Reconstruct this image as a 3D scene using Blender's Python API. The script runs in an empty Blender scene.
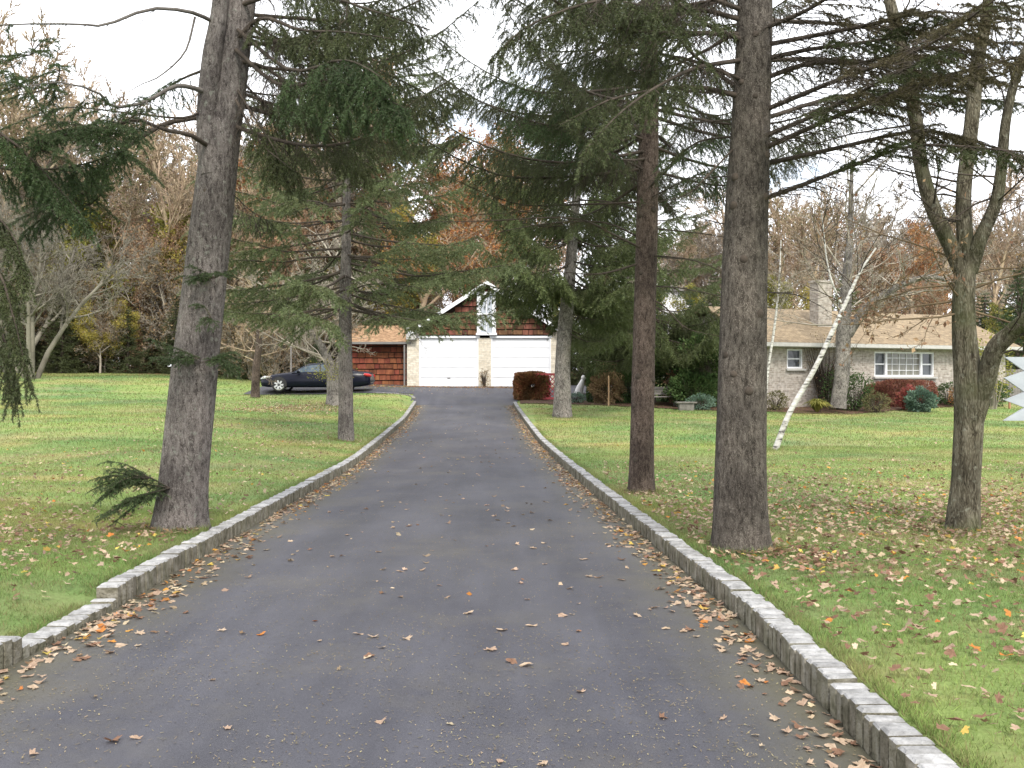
import bpy, math, random
import numpy as np
from mathutils import Vector, Matrix

R = math.radians
rng = random.Random(11)
npr = np.random.RandomState(7)
scene = bpy.context.scene
col = scene.collection

# ------------------------------------------------------------------ camera, world, sun, exposure
EYE, HOR, FPX = 1.58, 376.0, 1024.0
cam_d = bpy.data.cameras.new('camera')
cam = bpy.data.objects.new('camera', cam_d)
col.objects.link(cam)
cam.location = (0, 0, EYE)
cam.rotation_euler = (R(90), 0, 0)
cam_d.sensor_width = 36.0
cam_d.lens = 36.0
cam_d.shift_y = -(384 - HOR) / 1024.0
cam_d.clip_end = 3000
cam_d.clip_start = 0.05
scene.camera = cam

SUN_EL, SUN_AZ = 47.0, 168.0      # azimuth clockwise from +Y (the view direction)
world = bpy.data.worlds.new('World')
scene.world = world
world.use_nodes = True
wn, wl = world.node_tree.nodes, world.node_tree.links
wn.clear()
w_out = wn.new('ShaderNodeOutputWorld')
w_bg = wn.new('ShaderNodeBackground'); w_bg.inputs['Strength'].default_value = 0.1
w_sky = wn.new('ShaderNodeTexSky'); w_sky.sky_type = 'NISHITA'; w_sky.sun_disc = False
w_sky.sun_elevation = R(SUN_EL); w_sky.sun_rotation = R(SUN_AZ)
w_tc = wn.new('ShaderNodeTexCoord')
w_map = wn.new('ShaderNodeMapping'); w_map.inputs['Scale'].default_value = (1.0, 1.0, 2.6)
w_map.inputs['Location'].default_value = (0.4, 0.1, 0.3)
w_n = wn.new('ShaderNodeTexNoise'); w_n.inputs['Scale'].default_value = 3.2; w_n.inputs['Detail'].default_value = 7
w_n.inputs['Roughness'].default_value = 0.55
w_r = wn.new('ShaderNodeValToRGB')
w_r.color_ramp.elements[0].position = 0.25; w_r.color_ramp.elements[1].position = 0.40
w_m = wn.new('ShaderNodeMix'); w_m.data_type = 'RGBA'
w_m.inputs[7].default_value = (10.6, 10.8, 11.3, 1)
wl.new(w_tc.outputs['Generated'], w_map.inputs['Vector'])
wl.new(w_map.outputs['Vector'], w_n.inputs['Vector'])
wl.new(w_n.outputs['Fac'], w_r.inputs['Fac'])
wl.new(w_r.outputs['Color'], w_m.inputs[0])
wl.new(w_sky.outputs['Color'], w_m.inputs[6])
wl.new(w_m.outputs[2], w_bg.inputs['Color'])
wl.new(w_bg.outputs['Background'], w_out.inputs['Surface'])

sun_d = bpy.data.lights.new('sun', 'SUN')
sun_d.energy = 1.9
sun_d.angle = R(14)
sun_d.color = (1.0, 0.94, 0.84)
sun = bpy.data.objects.new('sun', sun_d)
col.objects.link(sun)
sd = Vector((math.sin(R(SUN_AZ)) * math.cos(R(SUN_EL)), math.cos(R(SUN_AZ)) * math.cos(R(SUN_EL)), math.sin(R(SUN_EL))))
sun.rotation_euler = (-sd).to_track_quat('-Z', 'Y').to_euler()
sun.location = (10, -20, 40)

scene.view_settings.view_transform = 'Standard'
scene.view_settings.look = 'None'
scene.view_settings.gamma = 1.0
scene.view_settings.use_curve_mapping = False
scene.view_settings.exposure = 1.04
scene.cycles.max_bounces = 6
scene.cycles.diffuse_bounces = 3
scene.cycles.transparent_max_bounces = 4

# ------------------------------------------------------------------ helpers
def P(px, py, d):
    return Vector(((px - 512.0) * d / FPX, d, EYE - (py - HOR) * d / FPX))

def unit(a):
    return a / np.maximum(np.linalg.norm(a, axis=-1, keepdims=True), 1e-9)

class MB:
    """collects geometry, links it as one mesh object"""
    def __init__(self):
        self.V, self.L, self.S, self.M, self.SM = [], [], [], [], []
        self.nv = 0
    def add(self, V, F, mat=0, smooth=False):
        V = np.asarray(V, dtype=np.float64).reshape(-1, 3)
        F = np.asarray(F, dtype=np.int64)
        self.V.append(V); self.L.append((F + self.nv).ravel())
        self.S.append(np.full(len(F), F.shape[1], dtype=np.int64))
        self.M.append(np.full(len(F), mat, dtype=np.int64) if np.isscalar(mat) else np.asarray(mat))
        self.SM.append(np.full(len(F), smooth))
        self.nv += len(V)
    def poly(self, V, mat=0):
        self.add(V, [list(range(len(V)))], mat)
    def box(self, c, s, rz=0.0, mat=0, M=None):
        x, y, z = s[0] / 2, s[1] / 2, s[2] / 2
        v = np.array([[-x,-y,-z],[x,-y,-z],[x,y,-z],[-x,y,-z],[-x,-y,z],[x,-y,z],[x,y,z],[-x,y,z]], float)
        if rz:
            ca, sa = math.cos(rz), math.sin(rz)
            v = v @ np.array([[ca, sa, 0], [-sa, ca, 0], [0, 0, 1]])
        if M is not None:
            v = v @ np.array(M.to_3x3()).T
        v = v + np.array(c)
        self.add(v, [[0,3,2,1],[4,5,6,7],[0,1,5,4],[1,2,6,5],[2,3,7,6],[3,0,4,7]], mat)
    def prism(self, prof, y0, y1, mat=0, axis='y'):
        """polygon given in (x,z), extruded between y0 and y1"""
        n = len(prof)
        if axis == 'y':
            A = [(p[0], y0, p[1]) for p in prof]; B = [(p[0], y1, p[1]) for p in prof]
        else:
            A = [(y0, p[0], p[1]) for p in prof]; B = [(y1, p[0], p[1]) for p in prof]
        self.add(A + B, [[i, (i+1) % n, n + (i+1) % n, n + i] for i in range(n)], mat)
        self.add(A, [list(range(n))[::-1]], mat); self.add(B, [list(range(n))], mat)
    def tube(self, pts, rad, n=8, mat=0, smooth=True, cap=True, wob=None):
        pts = np.asarray([tuple(p) for p in pts], float); m = len(pts)
        t = unit(np.gradient(pts, axis=0))
        ref = np.array([1.0, 0.2, 0.0]) if abs(t[:, 2]).mean() > 0.6 else np.array([0.0, 0.0, 1.0])
        u = unit(np.cross(t, ref)); v = np.cross(t, u)
        a = np.linspace(0, 2 * math.pi, n, endpoint=False)
        rad = np.broadcast_to(np.asarray(rad, float), (m,))
        rr = np.repeat(rad[:, None], n, axis=1)
        if wob is not None: rr = rr * wob(a, np.linspace(0, 1, m), pts)
        V = pts[:, None, :] + rr[..., None] * (np.cos(a)[None, :, None] * u[:, None, :] + np.sin(a)[None, :, None] * v[:, None, :])
        i = np.arange(m - 1)[:, None]; j = np.arange(n)[None, :]
        F = np.stack([i*n + j, i*n + (j+1) % n, (i+1)*n + (j+1) % n, (i+1)*n + j], -1).reshape(-1, 4)
        self.add(V.reshape(-1, 3), F, mat, smooth)
        if cap:
            self.add(V[0], [list(range(n))[::-1]], mat); self.add(V[-1], [list(range(n))], mat)
    def segs(self, S, n=3, mat=0):
        """many straight tapered twigs at once: rows p0 p1 r0 r1"""
        if not len(S): return
        S = np.asarray(S, float)
        p0, p1, r0, r1 = S[:, 0:3], S[:, 3:6], S[:, 6:7], S[:, 7:8]
        t = unit(p1 - p0)
        ref = np.where(np.abs(t[:, 2:3]) > 0.8, np.array([[1.0, 0, 0]]), np.array([[0, 0, 1.0]]))
        u = unit(np.cross(t, ref)); v = np.cross(t, u)
        a = np.linspace(0, 2 * math.pi, n, endpoint=False)
        ring = np.cos(a)[None, :, None] * u[:, None] + np.sin(a)[None, :, None] * v[:, None]
        V = np.concatenate([p0[:, None] + r0[:, None] * ring, p1[:, None] + r1[:, None] * ring], 1)
        base = np.arange(len(S))[:, None, None] * 2 * n
        j = np.arange(n)
        f = np.stack([j, (j+1) % n, n + (j+1) % n, n + j], -1)[None]
        self.add(V.reshape(-1, 3), (base + f).reshape(-1, 4), mat, True)
    def needles(self, S, length, width, density, spread=0.95, mat=0, seed=1):
        """needles all round the twigs: rows p0 p1"""
        if not len(S): return
        rs = np.random.RandomState(seed)
        S = np.asarray(S, float)[:, :6]
        ln = np.linalg.norm(S[:, 3:6] - S[:, 0:3], axis=1)
        c = np.maximum(1, (ln * density + rs.rand(len(S))).astype(int))
        k = np.repeat(np.arange(len(S)), c)
        f = rs.rand(len(k), 1)
        p = S[k, 0:3] * (1 - f) + S[k, 3:6] * f
        t = unit(S[k, 3:6] - S[k, 0:3])
        q = unit(np.cross(t, unit(rs.normal(size=(len(k), 3)))))
        th = spread * (0.6 + 0.6 * rs.rand(len(k), 1))
        d = t * np.cos(th) + q * np.sin(th)
        w = unit(np.cross(d, rs.normal(size=(len(k), 3))))
        L = length * (0.65 + 0.6 * rs.rand(len(k), 1))
        V = np.stack([p - w * width / 2, p + w * width / 2, p + d * L], 1)
        self.add(V.reshape(-1, 3), np.arange(len(k) * 3).reshape(-1, 3), mat)
    def leaves(self, pts, size, seed=1, mat=0, flat=0.0, aspect=0.6):
        """little folded leaf blades scattered on points"""
        rs = np.random.RandomState(seed)
        pts = np.asarray(pts, float); n = len(pts)
        if not n: return
        a = rs.normal(size=(n, 3)); a[:, 2] *= (1 - flat); a = unit(a)
        b = unit(np.cross(a, rs.normal(size=(n, 3)) * np.array([1 - flat, 1 - flat, 1]) + 1e-4))
        s = size * (0.6 + 0.8 * rs.rand(n, 1))
        nn = np.cross(a, b)
        V = np.stack([pts, pts + a*s*.5 + b*s*aspect*.5 + nn*s*.12, pts + a*s, pts + a*s*.5 - b*s*aspect*.5 + nn*s*.12], 1)
        self.add(V.reshape(-1, 3), np.arange(n * 4).reshape(-1, 4), mat)
    def mesh(self, name, mats):
        me = bpy.data.meshes.new(name)
        V = np.concatenate(self.V); L = np.concatenate(self.L); S = np.concatenate(self.S)
        me.vertices.add(len(V)); me.vertices.foreach_set('co', V.astype(np.float32).ravel())
        me.loops.add(len(L)); me.loops.foreach_set('vertex_index', L.astype(np.int32))
        me.polygons.add(len(S))
        me.polygons.foreach_set('loop_start', np.concatenate([[0], np.cumsum(S)[:-1]]).astype(np.int32))
        me.polygons.foreach_set('material_index', np.concatenate(self.M).astype(np.int32))
        me.polygons.foreach_set('use_smooth', np.concatenate(self.SM))
        for m in (mats if isinstance(mats, (list, tuple)) else [mats]): me.materials.append(m)
        me.update(calc_edges=True)
        me.validate()
        return me
    def build(self, name, mats, parent=None, loc=(0, 0, 0)):
        return link(name, self.mesh(name, mats), parent, loc)

def link(name, data, parent=None, loc=(0, 0, 0), rot=(0, 0, 0), scale=None):
    o = bpy.data.objects.new(name, data)
    col.objects.link(o)
    o.parent = parent
    o.location = loc; o.rotation_euler = rot
    if scale is not None: o.scale = (scale,) * 3 if np.isscalar(scale) else scale
    return o

def tag(o, label=None, cat=None, group=None, kind=None):
    if label: o['label'] = label
    if cat: o['category'] = cat
    if group: o['group'] = group
    if kind: o['kind'] = kind
    return o

def thing(name, loc, label, cat, group=None, rz=0.0):
    o = link(name, None, None, loc, (0, 0, rz))
    o.empty_display_size = 0.2
    return tag(o, label, cat, group)

def bevel(o, w=0.01, seg=2):
    m = o.modifiers.new('bevel', 'BEVEL'); m.width = w; m.segments = seg; m.limit_method = 'ANGLE'
    return o

def copy_tree(o, parent=None):
    c = o.copy(); col.objects.link(c); c.parent = parent
    for ch in o.children: copy_tree(ch, c)
    return c

# ------------------------------------------------------------------ materials
def base_mat(name):
    m = bpy.data.materials.new(name); m.use_nodes = True
    n, l = m.node_tree.nodes, m.node_tree.links
    return m, n, l, n['Principled BSDF'], n['Material Output']

def ramp(n, stops):
    r = n.new('ShaderNodeValToRGB'); e = r.color_ramp.elements
    while len(e) < len(stops): e.new(0.5)
    for k, (p, c) in enumerate(stops):
        e[k].position = p; e[k].color = (c[0], c[1], c[2], 1)
    return r

def nmat(name, stops, scale=5.0, rough=0.85, detail=5, bump=0.0, bscale=None, island=0.0, trans=0.0, spec=0.25, stretch=(1, 1, 1), geo=False):
    m, n, l, b, out = base_mat(name)
    if geo:
        g = n.new('ShaderNodeNewGeometry'); src = g.outputs['Position']
    else:
        t = n.new('ShaderNodeTexCoord'); src = t.outputs['Object']
    mp = n.new('ShaderNodeMapping'); mp.inputs['Scale'].default_value = stretch
    l.new(src, mp.inputs['Vector'])
    z = n.new('ShaderNodeTexNoise'); z.inputs['Scale'].default_value = scale; z.inputs['Detail'].default_value = detail
    z.inputs['Roughness'].default_value = 0.6
    l.new(mp.outputs['Vector'], z.inputs['Vector'])
    r = ramp(n, stops); l.new(z.outputs['Fac'], r.inputs['Fac'])
    c = r.outputs['Color']
    if island:
        g = n.new('ShaderNodeNewGeometry')
        mr = n.new('ShaderNodeMapRange'); mr.inputs[3].default_value = 1 - island; mr.inputs[4].default_value = 1 + island
        l.new(g.outputs['Random Per Island'], mr.inputs[0])
        h = n.new('ShaderNodeHueSaturation'); l.new(c, h.inputs['Color']); l.new(mr.outputs[0], h.inputs['Value'])
        m2 = n.new('ShaderNodeMath'); m2.operation = 'MULTIPLY'; m2.inputs[1].default_value = 7.31
        l.new(g.outputs['Random Per Island'], m2.inputs[0])
        fr = n.new('ShaderNodeMath'); fr.operation = 'FRACT'; l.new(m2.outputs[0], fr.inputs[0])
        mh = n.new('ShaderNodeMapRange'); mh.inputs[3].default_value = 0.5 - island * 0.05; mh.inputs[4].default_value = 0.5 + island * 0.05
        l.new(fr.outputs[0], mh.inputs[0]); l.new(mh.outputs[0], h.inputs['Hue'])
        c = h.outputs['Color']
    l.new(c, b.inputs['Base Color'])
    b.inputs['Roughness'].default_value = rough
    b.inputs['Specular IOR Level'].default_value = spec
    if bump:
        z2 = n.new('ShaderNodeTexNoise'); z2.inputs['Scale'].default_value = bscale or scale * 4; z2.inputs['Detail'].default_value = 6
        l.new(mp.outputs['Vector'], z2.inputs['Vector'])
        bp = n.new('ShaderNodeBump'); bp.inputs['Strength'].default_value = bump; bp.inputs['Distance'].default_value = 0.02
        l.new(z2.outputs['Fac'], bp.inputs['Height']); l.new(bp.outputs['Normal'], b.inputs['Normal'])
    if trans:
        tr = n.new('ShaderNodeBsdfTranslucent'); l.new(c, tr.inputs['Color'])
        mx = n.new('ShaderNodeMixShader'); mx.inputs[0].default_value = trans
        l.new(b.outputs[0], mx.inputs[1]); l.new(tr.outputs[0], mx.inputs[2]); l.new(mx.outputs[0], out.inputs['Surface'])
    return m

def bark(name, dark, mid, light, scale=26.0, zs=0.4, bump=0.9, lichen=None, moss=None):
    m, n, l, b, out = base_mat(name)
    t = n.new('ShaderNodeTexCoord')
    mp = n.new('ShaderNodeMapping'); mp.inputs['Scale'].default_value = (1, 1, zs); l.new(t.outputs['Object'], mp.inputs['Vector'])
    nz = n.new('ShaderNodeTexNoise'); nz.inputs['Scale'].default_value = scale * 0.5; nz.inputs['Detail'].default_value = 4
    l.new(mp.outputs['Vector'], nz.inputs['Vector'])
    ad = n.new('ShaderNodeMixRGB'); ad.blend_type = 'ADD'; ad.inputs[0].default_value = 0.3
    l.new(mp.outputs['Vector'], ad.inputs[1]); l.new(nz.outputs['Color'], ad.inputs[2])
    v = n.new('ShaderNodeTexVoronoi'); v.feature = 'DISTANCE_TO_EDGE'; v.inputs['Scale'].default_value = scale
    l.new(ad.outputs[0], v.inputs['Vector'])
    n2 = n.new('ShaderNodeTexNoise'); n2.inputs['Scale'].default_value = scale * 0.8; n2.inputs['Detail'].default_value = 8; n2.inputs['Roughness'].default_value = 0.7
    l.new(mp.outputs['Vector'], n2.inputs['Vector'])
    mul = n.new('ShaderNodeMath'); mul.operation = 'MULTIPLY_ADD'; mul.inputs[1].default_value = 0.8
    hm = n.new('ShaderNodeMath'); hm.operation = 'MULTIPLY_ADD'; hm.inputs[1].default_value = 0.95; hm.inputs[2].default_value = 0.0
    l.new(n2.outputs['Fac'], hm.inputs[0]); l.new(v.outputs['Distance'], mul.inputs[0]); l.new(hm.outputs[0], mul.inputs[2])
    r = ramp(n, [(0.40, dark), (0.55, mid), (0.76, light)]); l.new(mul.outputs[0], r.inputs['Fac'])
    c = r.outputs['Color']
    # big soft patches of tone
    n3 = n.new('ShaderNodeTexNoise'); n3.inputs['Scale'].default_value = 2.3; n3.inputs['Detail'].default_value = 5
    l.new(t.outputs['Object'], n3.inputs['Vector'])
    r3 = ramp(n, [(0.36, (0.62, 0.6, 0.59)), (0.5, (0.97, 0.95, 0.92)), (0.68, (1.25, 1.2, 1.16))]); l.new(n3.outputs['Fac'], r3.inputs['Fac'])
    mm = n.new('ShaderNodeMixRGB'); mm.blend_type = 'MULTIPLY'; mm.inputs[0].default_value = 1
    l.new(c, mm.inputs[1]); l.new(r3.outputs['Color'], mm.inputs[2]); c = mm.outputs[0]
    for tint, sc, lo, hi in ((lichen, 17.0, 0.6, 0.7), (moss, 1.6, 0.5, 0.66)):
        if tint:
            n4 = n.new('ShaderNodeTexNoise'); n4.inputs['Scale'].default_value = sc; n4.inputs['Detail'].default_value = 6
            l.new(t.outputs['Object'], n4.inputs['Vector'])
            r4 = ramp(n, [(lo, (0, 0, 0)), (hi, (0.75, 0.75, 0.75))]); l.new(n4.outputs['Fac'], r4.inputs['Fac'])
            mx = n.new('ShaderNodeMixRGB'); l.new(r4.outputs['Color'], mx.inputs[0]); l.new(c, mx.inputs[1])
            mx.inputs[2].default_value = (*tint, 1); c = mx.outputs[0]
    l.new(c, b.inputs['Base Color'])
    b.inputs['Roughness'].default_value = 0.95; b.inputs['Specular IOR Level'].default_value = 0.15
    bp = n.new('ShaderNodeBump'); bp.inputs['Strength'].default_value = bump; bp.inputs['Distance'].default_value = 0.03
    l.new(mul.outputs[0], bp.inputs['Height']); l.new(bp.outputs['Normal'], b.inputs['Normal'])
    return m

def brick_mat(name, c1, c2, mortar, bw=0.21, bh=0.075, axes='xz', mortar_w=0.012, noise=0.5, bump=0.4, rough=0.9):
    m, n, l, b, out = base_mat(name)
    t = n.new('ShaderNodeTexCoord'); s = n.new('ShaderNodeSeparateXYZ'); cb = n.new('ShaderNodeCombineXYZ')
    l.new(t.outputs['Object'], s.inputs[0])
    ad = n.new('ShaderNodeMath'); l.new(s.outputs['X'], ad.inputs[0])
    if axes == 'xz': l.new(s.outputs['Y'], ad.inputs[1])
    else: ad.inputs[1].default_value = 0
    l.new(ad.outputs[0], cb.inputs['X'])
    l.new(s.outputs['Z' if axes == 'xz' else 'Y'], cb.inputs['Y'])
    br = n.new('ShaderNodeTexBrick'); br.inputs['Scale'].default_value = 1.0
    br.inputs['Brick Width'].default_value = bw; br.inputs['Row Height'].default_value = bh
    br.inputs['Mortar Size'].default_value = mortar_w; br.inputs['Mortar Smooth'].default_value = 0.2
    br.inputs['Color1'].default_value = (*c1, 1); br.inputs['Color2'].default_value = (*c2, 1); br.inputs['Mortar'].default_value = (*mortar, 1)
    l.new(cb.outputs[0], br.inputs['Vector'])
    z = n.new('ShaderNodeTexNoise'); z.inputs['Scale'].default_value = 7; z.inputs['Detail'].default_value = 8
    l.new(t.outputs['Object'], z.inputs['Vector'])
    r = ramp(n, [(0.3, (1 - noise,) * 3), (0.7, (1 + noise * 0.6,) * 3)]); l.new(z.outputs['Fac'], r.inputs['Fac'])
    mm = n.new('ShaderNodeMixRGB'); mm.blend_type = 'MULTIPLY'; mm.inputs[0].default_value = 1
    l.new(br.outputs['Color'], mm.inputs[1]); l.new(r.outputs['Color'], mm.inputs[2])
    l.new(mm.outputs[0], b.inputs['Base Color']); b.inputs['Roughness'].default_value = rough
    bp = n.new('ShaderNodeBump'); bp.invert = True; bp.inputs['Strength'].default_value = bump; bp.inputs['Distance'].default_value = 0.01
    l.new(br.outputs['Fac'], bp.inputs['Height']); l.new(bp.outputs['Normal'], b.inputs['Normal'])
    return m

def flat_mat(name, c, rough=0.5, metal=0.0, spec=0.5, var=0.12, scale=6):
    lo = tuple(x * (1 - var) for x in c); hi = tuple(min(1, x * (1 + var)) for x in c)
    m = nmat(name, [(0.3, lo), (0.7, hi)], scale=scale, rough=rough, spec=spec)
    m.node_tree.nodes['Principled BSDF'].inputs['Metallic'].default_value = metal
    return m

# lawn: mown grass with worn tan streaks, brown leaf mould beyond the far edge
def lawn_mat(name, blades=False):
    m, n, l, b, out = base_mat(name)
    g = n.new('ShaderNodeNewGeometry')
    def noise(sc, det=5, rgh=0.6, st=(1, 1, 1)):
        mp = n.new('ShaderNodeMapping'); mp.inputs['Scale'].default_value = st; l.new(g.outputs['Position'], mp.inputs['Vector'])
        z = n.new('ShaderNodeTexNoise'); z.inputs['Scale'].default_value = sc; z.inputs['Detail'].default_value = det; z.inputs['Roughness'].default_value = rgh
        l.new(mp.outputs['Vector'], z.inputs['Vector']); return z.outputs['Fac']
    k = 1.2
    a = ramp(n, [(0.30, (0.1 * k, 0.132 * k, 0.045 * k)), (0.52, (0.158 * k, 0.222 * k, 0.073 * k)), (0.75, (0.225 * k, 0.285 * k, 0.114 * k))])
    l.new(noise(30 if not blades else 6, 8, 0.75), a.inputs['Fac'])
    tan = ramp(n, [(0.44, (0, 0, 0)), (0.63, (0.8, 0.8, 0.8))]); l.new(noise(0.55, 8, 0.68, (0.55, 1, 1)), tan.inputs['Fac'])
    tc = ramp(n, [(0.3, (0.23, 0.21, 0.095)), (0.7, (0.38, 0.33, 0.175))]); l.new(noise(14, 8, 0.75), tc.inputs['Fac'])
    mx = n.new('ShaderNodeMixRGB'); l.new(tan.outputs['Color'], mx.inputs[0]); l.new(a.outputs['Color'], mx.inputs[1]); l.new(tc.outputs['Color'], mx.inputs[2])
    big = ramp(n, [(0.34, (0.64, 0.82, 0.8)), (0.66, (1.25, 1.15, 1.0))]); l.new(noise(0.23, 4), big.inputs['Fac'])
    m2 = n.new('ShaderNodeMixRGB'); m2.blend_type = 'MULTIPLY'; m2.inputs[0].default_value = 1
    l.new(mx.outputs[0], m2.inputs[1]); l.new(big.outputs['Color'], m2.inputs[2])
    c = m2.outputs[0]
    if not blades:
        s = n.new('ShaderNodeSeparateXYZ'); l.new(g.outputs['Position'], s.inputs[0])
        ad = n.new('ShaderNodeMath'); ad.operation = 'MULTIPLY_ADD'; ad.inputs[1].default_value = 6.0; l.new(noise(0.3, 6), ad.inputs[0]); l.new(s.outputs['Y'], ad.inputs[2])
        mr = n.new('ShaderNodeMapRange'); mr.inputs[1].default_value = 62; mr.inputs[2].default_value = 66.5; l.new(ad.outputs[0], mr.inputs[0])
        lf = ramp(n, [(0.3, (0.10, 0.06, 0.035)), (0.5, (0.2, 0.11, 0.055)), (0.7, (0.3, 0.18, 0.09))]); l.new(noise(7, 8, 0.8), lf.inputs['Fac'])
        m3 = n.new('ShaderNodeMixRGB'); l.new(mr.outputs[0], m3.inputs[0]); l.new(c, m3.inputs[1]); l.new(lf.outputs['Color'], m3.inputs[2])
        c = m3.outputs[0]
        bp = n.new('ShaderNodeBump'); bp.inputs['Strength'].default_value = 0.7; bp.inputs['Distance'].default_value = 0.04
        l.new(noise(45, 6, 0.8), bp.inputs['Height']); l.new(bp.outputs['Normal'], b.inputs['Normal'])
    else:
        mr = n.new('ShaderNodeMapRange'); mr.inputs[3].default_value = 0.6; mr.inputs[4].default_value = 1.5
        l.new(g.outputs['Random Per Island'], mr.inputs[0])
        h = n.new('ShaderNodeHueSaturation'); l.new(c, h.inputs['Color']); l.new(mr.outputs[0], h.inputs['Value']); c = h.outputs['Color']
        fm = n.new('ShaderNodeMath'); fm.operation = 'MULTIPLY'; fm.inputs[1].default_value = 13.7; l.new(g.outputs['Random Per Island'], fm.inputs[0])
        fr = n.new('ShaderNodeMath'); fr.operation = 'FRACT'; l.new(fm.outputs[0], fr.inputs[0])
        dr = ramp(n, [(0.74, (0, 0, 0)), (0.78, (0.8, 0.8, 0.8))]); l.new(fr.outputs[0], dr.inputs['Fac'])
        md = n.new('ShaderNodeMixRGB'); l.new(dr.outputs['Color'], md.inputs[0]); l.new(c, md.inputs[1]); md.inputs[2].default_value = (0.24, 0.19, 0.1, 1); c = md.outputs[0]
        tr = n.new('ShaderNodeBsdfTranslucent'); l.new(c, tr.inputs['Color'])
        ms = n.new('ShaderNodeMixShader'); ms.inputs[0].default_value = 0.4
        l.new(b.outputs[0], ms.inputs[1]); l.new(tr.outputs[0], ms.inputs[2]); l.new(ms.outputs[0], out.inputs['Surface'])
    l.new(c, b.inputs['Base Color']); b.inputs['Roughness'].default_value = 0.9; b.inputs['Specular IOR Level'].default_value = 0.15
    return m

def asphalt_mat(name):
    m, n, l, b, out = base_mat(name)
    g = n.new('ShaderNodeNewGeometry')
    def noise(sc, det=5, rgh=0.6, st=(1, 1, 1)):
        mp = n.new('ShaderNodeMapping'); mp.inputs['Scale'].default_value = st; l.new(g.outputs['Position'], mp.inputs['Vector'])
        z = n.new('ShaderNodeTexNoise'); z.inputs['Scale'].default_value = sc; z.inputs['Detail'].default_value = det; z.inputs['Roughness'].default_value = rgh
        l.new(mp.outputs['Vector'], z.inputs['Vector']); return z.outputs['Fac']
    a = ramp(n, [(0.3, (0.042, 0.042, 0.053)), (0.7, (0.078, 0.078, 0.092))]); l.new(noise(0.9, 7, 0.62, (1, 0.5, 1)), a.inputs['Fac'])
    f = ramp(n, [(0.25, (0.62, 0.62, 0.62)), (0.55, (1, 1, 1)), (0.82, (1.75, 1.7, 1.6))]); l.new(noise(150, 4, 0.8), f.inputs['Fac'])
    m1 = n.new('ShaderNodeMixRGB'); m1.blend_type = 'MULTIPLY'; m1.inputs[0].default_value = 1
    l.new(a.outputs['Color'], m1.inputs[1]); l.new(f.outputs['Color'], m1.inputs[2])
    trk = ramp(n, [(0.3, (0.8, 0.8, 0.8)), (0.7, (1.2, 1.2, 1.2))]); l.new(noise(1.0, 6, 0.65, (2.2, 0.14, 1)), trk.inputs['Fac'])
    mt = n.new('ShaderNodeMixRGB'); mt.blend_type = 'MULTIPLY'; mt.inputs[0].default_value = 1; l.new(m1.outputs[0], mt.inputs[1]); l.new(trk.outputs['Color'], mt.inputs[2]); m1 = mt
    dirt = ramp(n, [(0.5, (0, 0, 0)), (0.72, (0.55, 0.55, 0.55))]); l.new(noise(0.7, 8, 0.7), dirt.inputs['Fac'])
    m2 = n.new('ShaderNodeMixRGB'); l.new(dirt.outputs['Color'], m2.inputs[0]); l.new(m1.outputs[0], m2.inputs[1]); m2.inputs[2].default_value = (0.098, 0.09, 0.074, 1)
    at_ = n.new('ShaderNodeAttribute'); at_.attribute_name = 'edge'
    sm = n.new('ShaderNodeMath'); sm.operation = 'MULTIPLY'; l.new(at_.outputs['Fac'], sm.inputs[0]); l.new(noise(1.6, 8, 0.75), sm.inputs[1])
    er = ramp(n, [(0.12, (0, 0, 0)), (0.5, (0.8, 0.8, 0.8))]); l.new(sm.outputs[0], er.inputs['Fac'])
    m3 = n.new('ShaderNodeMixRGB'); l.new(er.outputs['Color'], m3.inputs[0]); l.new(m2.outputs[0], m3.inputs[1]); m3.inputs[2].default_value = (0.085, 0.078, 0.045, 1)
    l.new(m3.outputs[0], b.inputs['Base Color'])
    b.inputs['Roughness'].default_value = 0.66; b.inputs['Specular IOR Level'].default_value = 0.35
    bp = n.new('ShaderNodeBump'); bp.inputs['Strength'].default_value = 0.35; bp.inputs['Distance'].default_value = 0.006
    l.new(noise(120, 5, 0.8), bp.inputs['Height']); l.new(bp.outputs['Normal'], b.inputs['Normal'])
    return m

M = {}
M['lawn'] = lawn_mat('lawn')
M['blade'] = lawn_mat('grass_blades', True)
M['asphalt'] = asphalt_mat('asphalt')
M['mulch'] = nmat('mulch', [(0.3, (0.035, 0.02, 0.014)), (0.55, (0.10, 0.055, 0.036)), (0.75, (0.19, 0.12, 0.08))], 9, bump=0.8, detail=9)
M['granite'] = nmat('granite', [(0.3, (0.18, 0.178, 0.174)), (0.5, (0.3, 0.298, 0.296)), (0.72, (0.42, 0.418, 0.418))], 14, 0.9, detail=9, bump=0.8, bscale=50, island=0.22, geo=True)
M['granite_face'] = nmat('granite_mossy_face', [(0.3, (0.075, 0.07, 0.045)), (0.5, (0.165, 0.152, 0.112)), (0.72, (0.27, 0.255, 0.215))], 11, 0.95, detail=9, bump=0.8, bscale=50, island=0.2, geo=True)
M['joint'] = nmat('mortar_dirt', [(0.3, (0.015, 0.016, 0.01)), (0.7, (0.045, 0.042, 0.028))], 12, bump=0.5, geo=True)
M['bark_grey'] = bark('bark_grey_brown', (0.03, 0.026, 0.022), (0.105, 0.092, 0.08), (0.2, 0.182, 0.16), 40, 0.34)
M['bark_red'] = bark('bark_red_brown', (0.028, 0.021, 0.018), (0.098, 0.075, 0.063), (0.19, 0.155, 0.133), 38, 0.4)
M['bark_purple'] = bark('bark_purple_grey', (0.042, 0.037, 0.036), (0.165, 0.148, 0.141), (0.28, 0.262, 0.252), 40, 0.34, lichen=(0.25, 0.255, 0.22))
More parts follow.
